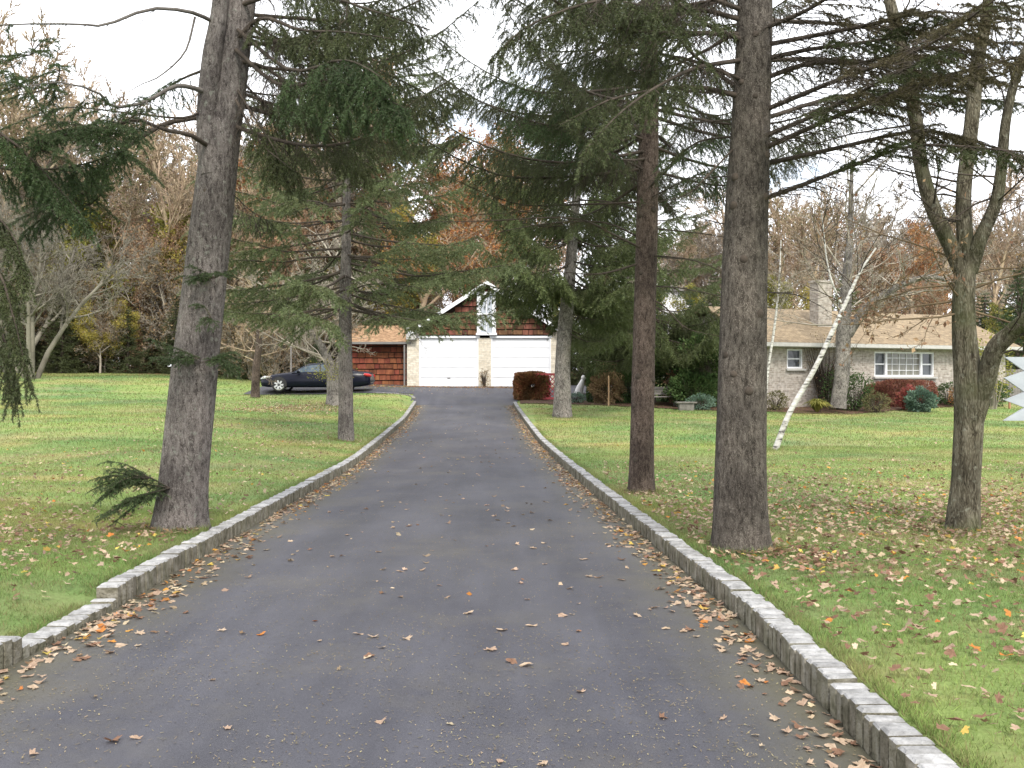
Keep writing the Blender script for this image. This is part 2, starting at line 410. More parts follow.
M['bark_pale'] = bark('bark_pale_grey', (0.06, 0.055, 0.05), (0.165, 0.153, 0.142), (0.27, 0.255, 0.24), 18, 0.5, lichen=(0.28, 0.28, 0.25))
M['bark_maple'] = bark('bark_maple', (0.035, 0.03, 0.021), (0.115, 0.103, 0.076), (0.2, 0.187, 0.145), 26, 0.2, lichen=(0.24, 0.24, 0.19), moss=(0.06, 0.07, 0.028))
M['twig_dark'] = nmat('twig_dark', [(0.3, (0.03, 0.024, 0.019)), (0.7, (0.085, 0.068, 0.054))], 6, 0.95)
M['twig_grey'] = nmat('twig_grey', [(0.3, (0.2, 0.175, 0.14)), (0.7, (0.37, 0.33, 0.275))], 1.2, 0.95, island=0.3)
M['twig_tan'] = nmat('twig_tan', [(0.3, (0.25, 0.185, 0.12)), (0.7, (0.42, 0.33, 0.235))], 1.2, 0.95, island=0.3)
M['twig_ash'] = nmat('twig_ash', [(0.3, (0.12, 0.108, 0.085)), (0.7, (0.24, 0.22, 0.18))], 1.2, 0.95, island=0.3)
M['needle_dark'] = nmat('needle_dark', [(0.3, (0.042, 0.053, 0.02)), (0.7, (0.085, 0.104, 0.038))], 1.6, 0.6, island=0.4, trans=0.2, spec=0.4)
M['needle_green'] = nmat('needle_green', [(0.3, (0.036, 0.062, 0.022)), (0.7, (0.07, 0.112, 0.038))], 1.6, 0.6, island=0.4, trans=0.22, spec=0.4)
M['needle_olive'] = nmat('needle_olive', [(0.28, (0.19, 0.125, 0.065)), (0.4, (0.115, 0.135, 0.058)), (0.7, (0.145, 0.19, 0.085))], 1.1, 0.6, island=0.4, trans=0.25, spec=0.35)
M['needle_mid'] = nmat('needle_mid', [(0.3, (0.064, 0.08, 0.03)), (0.7, (0.12, 0.15, 0.055))], 1.2, 0.6, island=0.4, trans=0.25, spec=0.35)
M['needle_brown'] = nmat('needle_brown', [(0.3, (0.06, 0.055, 0.03)), (0.7, (0.12, 0.1, 0.055))], 1.6, 0.8, island=0.4, trans=0.2)
def leafm(name, a, b, isl=0.4): M[name] = nmat(name, [(0.32, a), (0.68, b)], 2.0, 0.75, island=isl, trans=0.3)
leafm('leaf_orange', (0.22, 0.1, 0.04), (0.4, 0.2, 0.075))
leafm('leaf_rust', (0.22, 0.13, 0.075), (0.36, 0.235, 0.14))
leafm('leaf_yellow', (0.24, 0.21, 0.05), (0.42, 0.35, 0.08))
leafm('leaf_yellowgreen', (0.14, 0.16, 0.035), (0.32, 0.29, 0.065))
leafm('leaf_green', (0.04, 0.075, 0.025), (0.09, 0.14, 0.045))
leafm('leaf_bluegreen', (0.08, 0.14, 0.1), (0.19, 0.27, 0.2))
leafm('leaf_red', (0.16, 0.065, 0.045), (0.28, 0.125, 0.085))
leafm('leaf_crimson', (0.24, 0.06, 0.05), (0.38, 0.13, 0.1))
leafm('leaf_hedge', (0.13, 0.085, 0.036), (0.32, 0.14, 0.065))
leafm('leaf_brown', (0.15, 0.105, 0.055), (0.28, 0.2, 0.11))
leafm('leaf_olive', (0.11, 0.11, 0.05), (0.21, 0.19, 0.09))
leafm('fall_tan', (0.3, 0.215, 0.145), (0.48, 0.365, 0.26))
leafm('fall_pink', (0.35, 0.265, 0.175), (0.53, 0.43, 0.31))
leafm('fall_brown', (0.15, 0.088, 0.052), (0.28, 0.175, 0.11))
leafm('fall_orange', (0.40, 0.16, 0.035), (0.55, 0.27, 0.06))
leafm('fall_yellow', (0.46, 0.32, 0.07), (0.6, 0.44, 0.12))
M['white'] = flat_mat('white_paint', (0.7, 0.71, 0.74), 0.45, var=0.04, scale=2)
M['cream_brick'] = brick_mat('cream_brick', (0.52, 0.46, 0.36), (0.66, 0.61, 0.51), (0.5, 0.46, 0.39), 0.3, 0.1, noise=0.25)
M['house_brick'] = brick_mat('house_brick', (0.26, 0.22, 0.185), (0.44, 0.4, 0.355), (0.4, 0.365, 0.325), 0.23, 0.08, mortar_w=0.014, noise=0.35)
M['shake'] = nmat('cedar_shake', [(0.3, (0.07, 0.028, 0.018)), (0.55, (0.135, 0.058, 0.034)), (0.75, (0.22, 0.11, 0.065))], 3.5, 0.85, island=0.45, stretch=(1, 1, 0.5), bump=0.4)
M['shake_red'] = nmat('cedar_shake_red', [(0.3, (0.085, 0.026, 0.014)), (0.55, (0.165, 0.052, 0.026)), (0.75, (0.235, 0.088, 0.046))], 3.5, 0.85, island=0.3, stretch=(1, 1, 0.5), bump=0.4)
M['shadow_wall'] = flat_mat('shadow_dark_wall', (0.03, 0.018, 0.013), 0.95)  # near-black wall behind the shakes: painted stand-in for shadow under each row
M['roof_tan'] = brick_mat('roof_tan', (0.19, 0.138, 0.08), (0.275, 0.208, 0.126), (0.13, 0.095, 0.058), 0.33, 0.15, axes='xy', mortar_w=0.008, noise=0.3, bump=0.5)
M['roof_leafy'] = nmat('roof_leafy', [(0.3, (0.12, 0.07, 0.04)), (0.5, (0.26, 0.16, 0.09)), (0.72, (0.4, 0.27, 0.16))], 5, 0.9, detail=9, bump=0.8)
M['trim_grey'] = flat_mat('trim_grey', (0.42, 0.41, 0.39), 0.6)
M['gutter'] = flat_mat('gutter_dark', (0.16, 0.15, 0.14), 0.5)
M['glass'] = flat_mat('window_glass', (0.055, 0.062, 0.07), 0.06, spec=0.6, var=0.3, scale=1.5)
M['curtain'] = nmat('curtained_glass', [(0.35, (0.11, 0.11, 0.09)), (0.65, (0.2, 0.19, 0.16))], 3, 0.12, stretch=(4, 1, 0.4), spec=0.6)
M['pale_pane'] = flat_mat('pale_pane', (0.42, 0.45, 0.5), 0.12, var=0.25, scale=2)
M['carpaint'] = flat_mat('navy_paint', (0.004, 0.005, 0.014), 0.25, spec=0.25, var=0.1)
M['black'] = flat_mat('black_rubber', (0.016, 0.016, 0.018), 0.7)
M['alloy'] = flat_mat('silver_wheel', (0.62, 0.62, 0.64), 0.3, 0.6)
M['lamp'] = flat_mat('headlamp_lens', (0.72, 0.74, 0.76), 0.1)
M['tail'] = flat_mat('tail_lens', (0.45, 0.03, 0.03), 0.15)
M['carglass'] = flat_mat('car_glass', (0.05, 0.075, 0.1), 0.04, spec=0.8)
M['red_wood'] = flat_mat('red_wood', (0.42, 0.07, 0.075), 0.7, var=0.3)
M['grey_wood'] = nmat('grey_wood', [(0.3, (0.12, 0.11, 0.1)), (0.7, (0.27, 0.25, 0.235))], 5, 0.9, stretch=(0.3, 3, 3), bump=0.3)
M['tan_wood'] = nmat('tan_wood', [(0.3, (0.25, 0.16, 0.09)), (0.7, (0.42, 0.29, 0.18))], 5, 0.9, stretch=(3, 3, 0.3))
M['orange_wood'] = nmat('orange_wood', [(0.3, (0.26, 0.12, 0.07)), (0.7, (0.42, 0.22, 0.14))], 5, 0.9, stretch=(3, 3, 0.3))
M['stone'] = nmat('pale_stone', [(0.3, (0.1, 0.095, 0.085)), (0.7, (0.2, 0.185, 0.165))], 6, 0.9, bump=0.5)
M['statue'] = flat_mat('white_stone', (0.7, 0.69, 0.67), 0.7)
M['frost'] = nmat('frosted_white', [(0.3, (0.4, 0.43, 0.47)), (0.7, (0.53, 0.56, 0.6))], 4, 0.35, stretch=(1, 1, 1.5), trans=0.25)
def birch_mat():
    m, n, l, b, out = base_mat('birch_bark')
    t = n.new('ShaderNodeTexCoord'); mp = n.new('ShaderNodeMapping'); mp.inputs['Scale'].default_value = (1.6, 1.6, 5.5); l.new(t.outputs['Object'], mp.inputs['Vector'])
    z = n.new('ShaderNodeTexNoise'); z.inputs['Scale'].default_value = 3.2; z.inputs['Detail'].default_value = 5; l.new(mp.outputs['Vector'], z.inputs['Vector'])
    r = ramp(n, [(0.36, (0.05, 0.045, 0.04)), (0.46, (0.38, 0.365, 0.335)), (0.7, (0.6, 0.59, 0.565))]); l.new(z.outputs['Fac'], r.inputs['Fac'])
    l.new(r.outputs['Color'], b.inputs['Base Color']); b.inputs['Roughness'].default_value = 0.7
    return m
M['birch'] = birch_mat()

# ------------------------------------------------------------------ terrain
def smooth_table(xs, ys, sig):
    g = np.arange(-30, 420, 0.25); v = np.interp(g, xs, ys)
    k = np.arange(-int(4 * sig / 0.25), int(4 * sig / 0.25) + 1) * 0.25
    w = np.exp(-0.5 * (k / sig) ** 2); w /= w.sum()
    pad = len(k) // 2
    return g, np.convolve(np.pad(v, pad, mode='edge'), w, 'valid')
ZT = smooth_table([-30, 4, 6, 9.4, 14.4, 21.3, 27.9, 37.6, 45.4, 48.5, 54, 70, 400],
                  [0, 0, -0.01, -0.08, -0.165, -0.275, -0.25, -0.06, 0.27, 0.62, 1.0, 1.15, 3.0], 1.2)
KY = [-30, 4.15, 5.6, 6.6, 9.4, 14.4, 21.3, 27.9, 37.6, 45.4, 54, 420]
KLX = [-2.8, -2.80, -2.80, -2.746, -2.864, -3.04, -3.266, -3.57, -3.89, -4.256, -4.6, -8]
KRX = [1.51, 1.51, 1.51, 1.547, 1.432, 1.266, 1.04, 0.736, 0.404, 0.044, -0.2, -1]
LT = smooth_table(KY, KLX, 0.8); RT = smooth_table(KY, KRX, 0.8)
zr = lambda y: np.interp(y, *ZT)
xl = lambda y: np.interp(y, *LT)
xr = lambda y: np.interp(y, *RT)
KW = 0.165
def fade(y): return np.clip((46.6 - np.asarray(y, float)) / 1.6, 0, 1)
def kerb_h(side, y):
    y = np.asarray(y, float)
    h = 0.14 + 0.0 * y
    if side < 0:
        h = h - 0.1 * np.clip((y - 5.75) / 0.15, 0, 1) * np.clip((7.25 - y) / 0.1, 0, 1)
    return h
# height left over after the drive's own profile: points seen in the photograph
CP = []
def cp(px, py, d):
    p = P(px, py, d); CP.append((p.x, d, p.z - (zr(d) + 0.13 * fade(d))))
for a in ((0, 372.5, 62), (130, 374, 62), (230, 378, 58), (60, 420, 30), (0, 470, 19), (200, 420, 29)): cp(*a)
for a in ((262, 392.5, 47.5), (330, 392.5, 47.5), (373, 391, 47.5), (335, 404, 41), (250, 396, 45), (420, 387, 54), (550, 387, 54)): cp(*a)
for a in ((610, 407, 43), (700, 410, 42), (770, 412, 42), (870, 409, 44), (960, 404, 48), (1020, 402, 50), (775, 450, 23.2), (965, 531, 10.5), (1010, 470, 18), (860, 440, 28)): cp(*a)
CP += [(-6, 6, 0.06), (-6, 2, 0.06), (-8, 12, 0.16), (6, 3, 0.0), (9, 6, 0.0), (-7, 20, 0.25), (12, 14, 0.0)]
CP += [(x, y, 0.0) for y in (-10, 0, 5, 10, 15, 20, 25, 30, 35, 40) for x in (float(xl(y)) - 0.3, float(xr(y)) + 0.3)]
CP += [(-40, -25, 0.6), (40, -25, 0.2), (-60, 30, 1.9), (60, 30, 0.5), (-70, 80, 1.5), (70, 90, 0.6), (0, 110, 0.4), (-60, 160, 1.5), (60, 160, 1), (0, 200, 0.6), (14, 60, 0.0), (-25, 80, 0.9)]
CP = np.array(CP)
def _phi(r2): return np.where(r2 > 1e-9, 0.5 * r2 * np.log(np.maximum(r2, 1e-9)), 0.0)
def _solve():
    X = CP[:, :2]; n = len(X)
    K = _phi(((X[:, None] - X[None]) ** 2).sum(-1)) + np.eye(n) * 4.0
    Q = np.hstack([np.ones((n, 1)), X])
    A = np.block([[K, Q], [Q.T, np.zeros((3, 3))]])
    return np.linalg.solve(A, np.concatenate([CP[:, 2], np.zeros(3)]))
_W = _solve()
def resid(x, y):
    x, y = np.broadcast_arrays(np.asarray(x, float), np.asarray(y, float))
    xc, yc = np.clip(x, -90, 90), np.clip(y, -40, 210)
    q = np.stack([xc.ravel(), yc.ravel()], -1)
    out = np.zeros(len(q))
    for s in range(0, len(q), 4000):
        b = q[s:s + 4000]
        out[s:s + 4000] = _phi(((b[:, None] - CP[None, :, :2]) ** 2).sum(-1)) @ _W[:len(CP)] + _W[-3] + b @ _W[-2:]
    return out.reshape(x.shape)
def G(x, y):
    """height of the lawn / ground surface"""
    x, y = np.broadcast_arrays(np.asarray(x, float), np.asarray(y, float))
    off = np.where(x < (xl(y) + xr(y)) / 2, xl(y) - KW - x, x - xr(y) - KW)
    side = np.where(x < (xl(y) + xr(y)) / 2, -1, 1)
    kh = np.where(side < 0, kerb_h(-1, y), kerb_h(1, y)) - 0.015
    t = np.clip(off / 0.7, 0, 1); t = t * t * (3 - 2 * t)
    f = fade(y)
    near = zr(y) + kh * f
    t = np.where(f < 1, t * f + (1 - f), t)
    bump = 0.025 * np.sin(x * 0.9 + 1.3) * np.sin(y * 0.7) + 0.012 * np.sin(x * 2.3) * np.cos(y * 1.9)
    lawn = zr(y) + 0.13 * f + resid(x, y) + bump * np.clip(off, 0, 1)
    z = near * (1 - t) + lawn * t
    inside = (off < -KW + 0.01) & (f > 0.01)
    return np.where(inside, zr(y) * f + lawn * (1 - f) - 0.16 * f, z)
def g(x, y): return float(G(x, y))

ys = np.concatenate([np.arange(-30, -2, 2), np.arange(-2, 24, 0.2), np.arange(24, 62, 0.4), np.arange(62, 110, 2), np.arange(110, 220, 10), np.array([260, 320, 420, 700, 1500])])
offs = np.concatenate([[0], np.arange(0.08, 1.0, 0.12), np.arange(1.0, 8, 0.3), np.arange(8, 30, 0.8), np.arange(30, 90, 5), [120, 200, 400, 1200]])
yy = ys[:, None]
yk = np.minimum(ys, 420)
lx = xl(yk)[:, None] - KW - offs[::-1][None]
mx_ = xl(yk)[:, None] + (xr(yk) - xl(yk))[:, None] * np.linspace(0, 1, 9)[None]
rx = xr(yk)[:, None] + KW + offs[None]
XX = np.concatenate([lx, mx_, rx], 1); YY = np.broadcast_to(yy, XX.shape)
ZZ = G(XX, YY)
nr, nc = XX.shape
i = np.arange(nr - 1)[:, None]; j = np.arange(nc - 1)[None]
FF = np.stack([i*nc + j, i*nc + j + 1, (i+1)*nc + j + 1, (i+1)*nc + j], -1).reshape(-1, 4)
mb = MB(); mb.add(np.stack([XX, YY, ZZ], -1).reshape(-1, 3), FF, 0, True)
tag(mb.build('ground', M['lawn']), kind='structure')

# drive
ry = np.concatenate([np.arange(-6, 24, 0.3), np.arange(24, 46.2, 0.5)])
u = np.linspace(0, 1, 25)
RX = xl(ry)[:, None] + 0.005 + (xr(ry) - xl(ry) - 0.01)[:, None] * u[None]
RZ = zr(ry)[:, None] + 0.03 * (1 - (2 * u - 1) ** 2)[None] - 0.01 + 0.006 * np.sin(RX * 1.7 + ry[:, None] * 0.5)
RYY = np.broadcast_to(ry[:, None], RX.shape)
nr, nc = RX.shape
i = np.arange(nr - 1)[:, None]; j = np.arange(nc - 1)[None]
mb = MB(); mb.add(np.stack([RX, RYY, RZ], -1).reshape(-1, 3), np.stack([i*nc + j, i*nc + j + 1, (i+1)*nc + j + 1, (i+1)*nc + j], -1).reshape(-1, 4), 0, True)
drv = tag(mb.build('driveway', M['asphalt']), kind='structure')
ea = drv.data.attributes.new('edge', 'FLOAT', 'POINT')
ea.data.foreach_set('value', np.broadcast_to(np.clip((np.abs(2 * u - 1) - 0.45) / 0.55, 0, 1) ** 1.5, RX.shape).astype(np.float32).ravel())
def road_z(x, y):
    t = (x - xl(y)) / (xr(y) - xl(y))
    return zr(y) + 0.03 * (1 - (2 * t - 1) ** 2) - 0.01 + 0.006 * np.sin(x * 1.7 + y * 0.5)

# parking court before the garage
st = 0.25
gx, gy = np.meshgrid(np.arange(-20, 6.5, st), np.arange(45.4, 60, st))
def court_in(x, y):
    a = (x > -4.5) & (x < 0.3) & (y > 45.4)
    b = (x <= -4.5) & (x > -12.2) & (y > 47.0 + np.clip((-4.5 - x) * -0.3, -0.3, 0) + 0.03 * np.sin(x * 3))
    c = (x >= 0.3) & (y > 46.9)
    return (a | b | c) & (y < 60)
ok = court_in(gx + st / 2, gy + st / 2)[:-1, :-1]
gz = G(gx, gy) + 0.03
gz = np.where((gx > xl(gy) - .35) & (gx < xr(gy) + .35) & (gy < 46.9), np.maximum(gz, road_z(gx, gy) + 0.004), gz)
nc = gx.shape[1]
i, j = np.nonzero(ok)
mb = MB(); mb.add(np.stack([gx, gy, gz], -1).reshape(-1, 3), np.stack([i*nc + j, i*nc + j + 1, (i+1)*nc + j + 1, (i+1)*nc + j], -1), 0, True)
tag(mb.build('parking_court', M['asphalt']), kind='structure')

# planting beds
def bed(name, poly, st=0.3, up=0.03):
    poly = np.array(poly); n = len(poly)
    gx, gy = np.meshgrid(np.arange(poly[:, 0].min(), poly[:, 0].max() + st, st), np.arange(poly[:, 1].min(), poly[:, 1].max() + st, st))
    cx, cy = gx + st / 2, gy + st / 2
    ins = np.zeros(cx.shape, bool)
    for k in range(n):
        x1, y1 = poly[k]; x2, y2 = poly[(k + 1) % n]
        c = ((y1 > cy) != (y2 > cy)) & (cx < (x2 - x1) * (cy - y1) / (y2 - y1 + 1e-12) + x1)
        ins ^= c
    i, j = np.nonzero(ins[:-1, :-1]); nc = gx.shape[1]
    mb = MB(); mb.add(np.stack([gx, gy, G(gx, gy) + up], -1).reshape(-1, 3), np.stack([i*nc + j, i*nc + j + 1, (i+1)*nc + j + 1, (i+1)*nc + j], -1), 0, True)
    return tag(mb.build(name, M['mulch']), kind='structure')
bed('planting_bed', [(10.2, 41.4), (13.5, 41.2), (15, 42.5), (17.5, 44.2), (20.5, 47.0), (23.5, 49.2), (25.5, 52), (24, 54), (9.0, 47)])
bed('garden_bed', [(0.35, 44.2), (2.4, 43.6), (5.0, 43.2), (7.6, 42.0), (10.3, 41.6), (10.4, 46.5), (0.35, 46.6)])

# granite sett kerbs: one structure each side, the setts modelled one by one
def kerb(pathx, y0, y1, side, extra=None):
    mb = MB()
    y = y0
    pts = []
    while y < y1:
        pts.append((float(pathx(y)), y)); y += 0.02
    if extra: pts += extra
    pts = np.array(pts)
    s = np.concatenate([[0], np.cumsum(np.linalg.norm(np.diff(pts, axis=0), axis=1))])
    pos = 0.0
    while pos < s[-1] - 0.1:
        ln = 0.084 + rng.uniform(-0.01, 0.012)
        c = pos + ln / 2
        x, yv = np.interp(c, s, pts[:, 0]), np.interp(c, s, pts[:, 1])
        x2, y2 = np.interp(c + 0.05, s, pts[:, 0]), np.interp(c + 0.05, s, pts[:, 1])
        x1, y1_ = np.interp(c - 0.05, s, pts[:, 0]), np.interp(c - 0.05, s, pts[:, 1])
        t = Vector((x2 - x1, y2 - y1_, 0)).normalized()
        nrm = Vector((-t.y, t.x, 0)) * (1 if side < 0 else -1)
        z0 = float(zr(yv)) if yv < 46 else g(x, yv) - 0.1
        h = float(kerb_h(side, yv)) + rng.uniform(-0.01, 0.01)
        w = KW - 0.015 + rng.uniform(-0.008, 0.01)
        a = ln / 2 - 0.003; ch = rng.uniform(0.007, 0.014)
        yawj = rng.uniform(-0.05, 0.05); tilt = rng.uniform(-0.03, 0.03)
        tt = (t + nrm * yawj).normalized(); nn = Vector((tt.y, -tt.x, 0)); nn = nn if nn.dot(nrm) > 0 else -nn
        off = rng.uniform(-0.005, 0.005)
        V = []
        for (zz, ins) in ((-0.12, 0.0), (h - ch, 0.0), (h, ch)):
            for (ta, na) in ((-1, 0), (1, 0), (1, 1), (-1, 1)):
                ta2 = ta * (a - ins) * rng.uniform(0.97, 1.02)
                na2 = (ins if na == 0 else w - ins) + off
                p = Vector((x, yv, z0 + zz + (tilt * ta2 if zz > 0 else 0))) + tt * ta2 + nn * na2
                V.append(p + Vector((0, 0, rng.uniform(-.003, .003))))
        F = []
        for r_ in (0, 4):
            for k in range(4): F.append([r_ + k, r_ + (k+1) % 4, r_ + 4 + (k+1) % 4, r_ + 4 + k])
        F.append([8, 9, 10, 11])
        if side > 0: F = [f[::-1] for f in F]
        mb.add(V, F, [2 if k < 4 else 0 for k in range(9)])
        # dirt-filled joint after each sett
        pos += ln + rng.uniform(0.01, 0.018)
    # backing of soil and mortar between the setts
    n_ = len(pts); k = np.arange(0, n_, 10)
    c = pts[k]; tg = unit(np.gradient(c, axis=0)); nm = np.stack([-tg[:, 1], tg[:, 0]], -1) * (1 if side < 0 else -1)
    zt = np.array([(float(zr(q[1])) if q[1] < 46 else g(q[0], q[1]) - 0.1) for q in c]); hh = np.array([float(kerb_h(side, q[1])) for q in c]) - 0.075
    a_ = c + nm * 0.05; b_ = c + nm * 0.155
    V = np.concatenate([np.c_[a_, zt - 0.12], np.c_[a_, zt + hh], np.c_[b_, zt + hh]]); m = len(k); i = np.arange(m - 1)
    mb.add(V, np.concatenate([np.stack([i, i+1, m+i+1, m+i], -1), np.stack([m+i, m+i+1, 2*m+i+1, 2*m+i], -1)]), 1)
    return mb
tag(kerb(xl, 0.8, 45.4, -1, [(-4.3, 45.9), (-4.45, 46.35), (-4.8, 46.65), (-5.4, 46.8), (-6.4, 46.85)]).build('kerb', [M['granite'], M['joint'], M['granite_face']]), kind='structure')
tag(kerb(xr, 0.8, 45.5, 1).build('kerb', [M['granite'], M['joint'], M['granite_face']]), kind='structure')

# ------------------------------------------------------------------ tree builders
def path_at(pts, f):
    n = len(pts) - 1; x = min(max(f, 0), 0.9999) * n; k = int(x)
    return pts[k].lerp(pts[k+1], x - k), (pts[k+1] - pts[k]).normalized()

def resample(pts, n):
    """smooth curve through a few points (Catmull-Rom)"""
    pts = [Vector(p) for p in pts]
    if len(pts) < 3: return [pts[0].lerp(pts[-1], k / (n - 1)) for k in range(n)]
    q = [pts[0] * 2 - pts[1]] + pts + [pts[-1] * 2 - pts[-2]]
    out = []
    for k in range(n):
        x = k / (n - 1) * (len(pts) - 1); i = min(int(x), len(pts) - 2); t = x - i
        a, b, c, d = q[i], q[i+1], q[i+2], q[i+3]
        out.append(0.5 * ((2*b) + (c - a) * t + (2*a - 5*b + 4*c - d) * t*t + (3*b - a - 3*c + d) * t**3))
    return out

UP = Vector((0, 0, 1))
def conifer_branch(seed, axis, r0, lat_step=0.1, lat_len=0.7, twig_step=0.07, twig_len=0.16, hang=0.5, bare=0.25, green=1.0, start=0.12, lat_ang=52, fine=True):
    """wood and needle-bearing twigs of one spruce limb; axis is a list of points"""
    r = random.Random(seed)
    axis = resample(axis, 14)
    L = sum((axis[k+1] - axis[k]).length for k in range(13))
    wood, ndl = [], []
    for k in range(13):
        ra, rb = r0 * (1 - 0.86 * k / 13), r0 * (1 - 0.86 * (k + 1) / 13)
        wood.append((*axis[k], *axis[k+1], ra, rb))
        if k / 13 > bare and r.random() < green: ndl.append((*axis[k], *axis[k+1]))
    s = start * L; sg = 1
    while s < L * 0.985:
        t = s / L
        p, tg = path_at(axis, t)
        side = tg.cross(UP)
        side = side.normalized() if side.length > 0.05 else Vector((1, 0, 0))
        an = R(lat_ang + r.uniform(-14, 14))
        d = (tg * math.cos(an) + side * sg * math.sin(an) + UP * r.uniform(-0.25, 0.12)).normalized()
        ll = lat_len * min(1.0, 0.45 + t * 1.6) * (1.02 - t) ** 0.62 * r.uniform(0.55, 1.15)
        ll = max(ll, 0.07)
        pts = [p]
        q = p.copy(); dd = d.copy()
        for k in range(4):
            dd = (dd + Vector((r.uniform(-.12, .12), r.uniform(-.12, .12), -hang * 0.34 + r.uniform(-.1, .1)))).normalized()
            q = q + dd * ll / 4; pts.append(q)
        rb = max(0.0022, r0 * 0.3 * (1 - t * 0.6))
        has = t > bare and r.random() < green
        for k in range(4):
            wood.append((*pts[k], *pts[k+1], rb * (1 - 0.2 * k), rb * (0.8 - 0.2 * k)))
            if has and (k > 0 or t > bare + 0.25): ndl.append((*pts[k], *pts[k+1]))
        # twigs on the lateral
        u_ = 0.12 * ll; g2 = 1
        while u_ < ll:
            f = u_ / ll
            p2, t2 = path_at(pts, f)
            s2 = t2.cross(UP); s2 = s2.normalized() if s2.length > 0.05 else Vector((0, 1, 0))
            a2 = R(48 + r.uniform(-18, 18))
            d2 = (t2 * math.cos(a2) + s2 * g2 * math.sin(a2) + UP * (-hang * r.uniform(0.3, 1.2) + r.uniform(-.15, .25))).normalized()
            tl = twig_len * (1.1 - 0.6 * f) * r.uniform(0.5, 1.3)
            m_ = p2 + d2 * tl * 0.5
            e = m_ + (d2 - UP * hang * 0.8).normalized() * tl * 0.5
            wood.append((*p2, *m_, 0.0028, 0.0022))
            if fine: wood.append((*m_, *e, 0.0022, 0.0012))
            if has and (t > bare + 0.1 or f > 0.35):
                ndl.append((*p2, *m_)); ndl.append((*m_, *e))
            u_ += twig_step * r.uniform(0.7, 1.4); g2 = -g2
        s += lat_step * r.uniform(0.6, 1.4); sg = -sg
    return wood, ndl

def limb_meshes(seed, axis, r0, wood_m, ndl_m, nlen, nwid, nden, **kw):
    w, nd = conifer_branch(seed, axis, r0, **kw)
    a = MB(); a.segs(w[:13], 7, 0); a.segs(w[13:], 3, 0)
    me_w = a.mesh('branch', wood_m)
    me_n = None
    if nd:
        b = MB(); b.needles(nd, nlen, nwid, nden, seed=seed); me_n = b.mesh('needles', ndl_m)
    return me_w, me_n

def trunk_wob(seed, amt=0.06, flare=0.55, fz=0.5, ridges=5):
    r = random.Random(seed); ph = [r.uniform(0, 6.28) for _ in range(8)]
    def f(a, t, pts):
        z = pts[:, 2:3] - pts[0, 2]
        w = 1 + amt * (np.sin(2 * a[None] + ph[0] + z * 0.9) + 0.7 * np.sin(3 * a[None] + ph[1] - z * 1.7) + 0.5 * np.sin(7 * a[None] + ph[2] + z * 2.3) + 0.35 * np.sin(13 * a[None] + ph[3] + 6 * z))
        fl = np.exp(-np.maximum(z, 0) / fz)
        return w + flare * fl * (0.55 + 0.45 * np.sin(ridges * a[None] + ph[4]) * np.sin(2 * a[None] + ph[5]))
    return f

def spruce_trunk(root, axis, radii, mat, seed, n=32, flare=0.35, fz=0.35, m=60):
    ax = resample(axis, m); rad = np.interp(np.linspace(0, 1, m), np.linspace(0, 1, len(radii)), radii)
    mb = MB(); mb.tube([p - UP * (0.1 if k == 0 else 0) for k, p in enumerate(ax)], rad, n, 0, True, True, trunk_wob(seed, 0.022, flare, fz))
    return mb.build('trunk', mat, root), ax

def knots(root, ax, radii, mat, cnt, zmax, seed):
    """dark stubs of shed branches"""
    r = random.Random(seed)
    H = ax[-1].z
    for k in range(cnt):
        z = r.uniform(0.4, zmax); f = z / H
        p = on_trunk(ax, z); f = float(np.interp(z, [q.z for q in ax], np.linspace(0, 1, len(ax)))); rad = float(np.interp(f, np.linspace(0, 1, len(radii)), radii))
        az = r.uniform(math.pi * 1.15, math.pi * 1.85)      # any side, mostly towards the drive
        d = Vector((math.cos(az), math.sin(az), r.uniform(-0.2, 0.3)))
        b = p + d * rad * 0.9
        mb = MB(); s = r.uniform(0.014, 0.03)
        mb.tube([b - d * 0.03, b + d * 0.014, b + d * 0.024, b + d * 0.028], [s * 2.2, s * 1.6, s * 1.1, s * 0.5], 10)
        mb.build('branch_stub', mat, root)

def on_trunk(ax, z):
    zs = [q.z for q in ax]
    return Vector((float(np.interp(z, zs, [q.x for q in ax])), float(np.interp(z, zs, [q.y for q in ax])), z))

def put_branch(root, ax, H, z, az, pitch, proto, sc, roll=0.0):
    p = on_trunk(ax, z)
    b = link('branch', proto[0], root, p, (roll, -pitch, az), sc)
    if proto[1]: link('needles', proto[1], b)
    return b

# limb prototypes (length about 3 m, pointing along +X)
def proto_axis(r, L, droop, lift):
    return [Vector((L * t, 0.06 * L * math.sin(t * 3 + r.uniform(-1, 1)) * t, L * (-droop * t * (1.6 - t) + lift * t ** 3 + r.uniform(-.012, .012)))) for t in (0, .2, .4, .6, .8, 1)]
def protos(n, seed, L, ndl_m, nl, nw, nd, wood_m=None, droop=0.3, lift=0.22, **kw):
    r = random.Random(seed)
    return [limb_meshes(seed * 31 + k, proto_axis(r, L, droop * r.uniform(.7, 1.3), lift), 0.024, wood_m or M['twig_dark'], ndl_m, nl, nw, nd, **kw) for k in range(n)]
PR_NEAR = protos(4, 3, 3.0, M['needle_dark'], 0.028, 0.0054, 330, lat_step=0.065, lat_len=0.75, twig_step=0.048, twig_len=0.25, hang=0.95, bare=0.25, droop=0.22, lift=0.2)
PR_DEAD = protos(4, 4, 2.6, M['needle_brown'], 0.018, 0.003, 120, lat_step=0.07, lat_len=0.55, twig_step=0.07, twig_len=0.14, hang=0.35, bare=0.35, green=0.35, droop=0.15, lift=0.1)
PR_MID = protos(5, 5, 3.0, M['needle_olive'], 0.05, 0.012, 185, lat_step=0.1, lat_len=0.95, twig_step=0.08, twig_len=0.28, hang=0.4, bare=0.33, fine=False, droop=0.16, lift=0.06)
